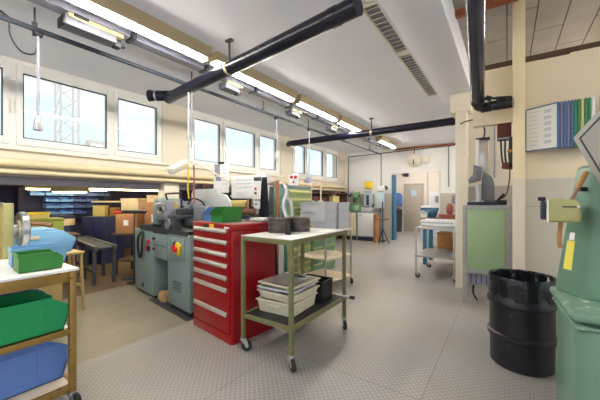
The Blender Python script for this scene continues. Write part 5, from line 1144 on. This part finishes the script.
t = tag(MB().tube([(0.252, 2.24, 1.279), (0.248, 2.25, 1.22), (0.245, 2.24, 1.16), (0.252, 2.24, 1.13)], 0.011).build('hanging_strap', 'wood'), 'ochre strap hanging under the olive tray', 'strap')

# ------------------------------------------------------------------ sleeve display on the right wall
bd = thing('sleeve_display', 'wall display of hinged document sleeves, the front one showing a white sheet', 'display', (0.165, 3.93, 1.895))
MB().bx(0.02, 0.52, -0.01, 0.015, 0.03, 0.06).bx(0.02, 0.52, -0.01, 0.015, 0.40, 0.43).build('wall_bracket', 'gasket', bd)
def leaf(x, ang, L_, mt, frame_mt, lab=None):
    # hinged at x on the wall, swings out toward -Y
    c_, s_ = math.cos(ang), math.sin(ang); q = rot(0, 0, ang)
    b = MB(); b.box(Vector((x, -0.01, 0.225)) + q @ Vector((L_ / 2, 0, 0)), (L_, 0.004, 0.42), (0, 0, ang)); o = b.build('sleeve', mt, bd)
    f = MB()
    for z in (0.01, 0.44): f.box(Vector((x, -0.01, z)) + q @ Vector((L_ / 2, 0, 0)), (L_, 0.008, 0.012), (0, 0, ang))
    for k in (0.0, L_): f.box(Vector((x, -0.01, 0.225)) + q @ Vector((k, 0, 0)), (0.008, 0.008, 0.44), (0, 0, ang))
    f.build('sleeve_frame', frame_mt, o); return o
ang0 = math.atan2(-0.15, 0.235)
o = leaf(0.0, ang0, 0.285, 'paper', 'sheet_blue')
mb = MB(); q = rot(0, 0, ang0)
def onleaf(u, v, w_, h_): mb.box(Vector((0, -0.01, v)) + q @ Vector((u, -0.0035, 0)), (w_, 0.002, h_), (0, 0, ang0))
for k in range(9): onleaf(0.075, 0.40 - 0.042 * k, 0.095 - 0.012 * (k % 3), 0.006)
for k in range(6): onleaf(0.195, 0.38 - 0.06 * k, 0.06, 0.034)
mb.build('print', 'faint', o)
mats_ = ['sheet_blue', 'sheet_grey', 'sheet_blue', 'sheet_grey', 'sheet_blue', 'sheet_green', 'sheet_green', 'yhandle', 'sheet_green', 'sheet_green', 'paper']
for k, mt in enumerate(mats_):
    a_ = R(262 + k * 0.6); c_, s_ = math.cos(a_), math.sin(a_); b = MB()
    b.box(Vector((0.262 + 0.0225 * k, -0.01, 0.225)) + Vector((c_, s_, 0)) * 0.08, (0.16, 0.0222, 0.43), (0, 0, a_), 0.003); o = b.build('sleeve', mt, bd)
    f = MB().box(Vector((0.262 + 0.0225 * k, -0.01, 0.225)) + Vector((c_, s_, 0)) * 0.161, (0.006, 0.010, 0.44), (0, 0, a_)); f.build('edge_tab', mt, o)
t = thing('wire_holder', 'thin empty wire holder on the right wall beside the sleeve display', 'holder', (0.71, 3.93, 2.1)); MB().tube([(0, 0, 0), (0, -0.08, 0.0), (0, -0.08, 0.26), (0.07, -0.08, 0.27), (0.07, -0.08, 0.02), (0.07, 0, 0)], 0.006, sub=1).build('wire', 'traygrey', t); MB().bx(0.005, 0.06, -0.078, -0.07, 0.04, 0.2).build('card', 'brownwood', t)

# distant things outside the windows
t = thing('tower_crane', 'faint lattice crane mast seen through the nearest window', 'crane', (-29.4, 9.3, 0))
for x in (-0.6, 0.6):
    for y in (-0.6, 0.6): MB().bx(x - 0.06, x + 0.06, y - 0.06, y + 0.06, 0, 16).build('mast_chord', 'craneish', t)
mb = MB()
for k in range(13):
    z = k * 1.2
    for a, b_ in (((-0.6, -0.6), (0.6, -0.6)), ((0.6, -0.6), (0.6, 0.6)), ((0.6, 0.6), (-0.6, 0.6)), ((-0.6, 0.6), (-0.6, -0.6))): mb.cyl((*a, z), (*b_, z + 1.2), 0.035, seg=6)
mb.build('lattice', 'craneish', t); t.children[-1]['kind'] = 'stuff'
t = thing('distant_house', 'pale roof of a house far outside the nearest window', 'building', (-28.0, 11.4, 0)); MB().bx(-1, 1, -1.0, 1.4, 0, 5.4).build('wall', 'bandwhite', t); MB().prism([(-1.2, -1.2, 5.4), (1.2, -1.2, 5.4), (0, -1.2, 6.3)], (0, 2.8, 0)).build('roof', 'roofpink', t)
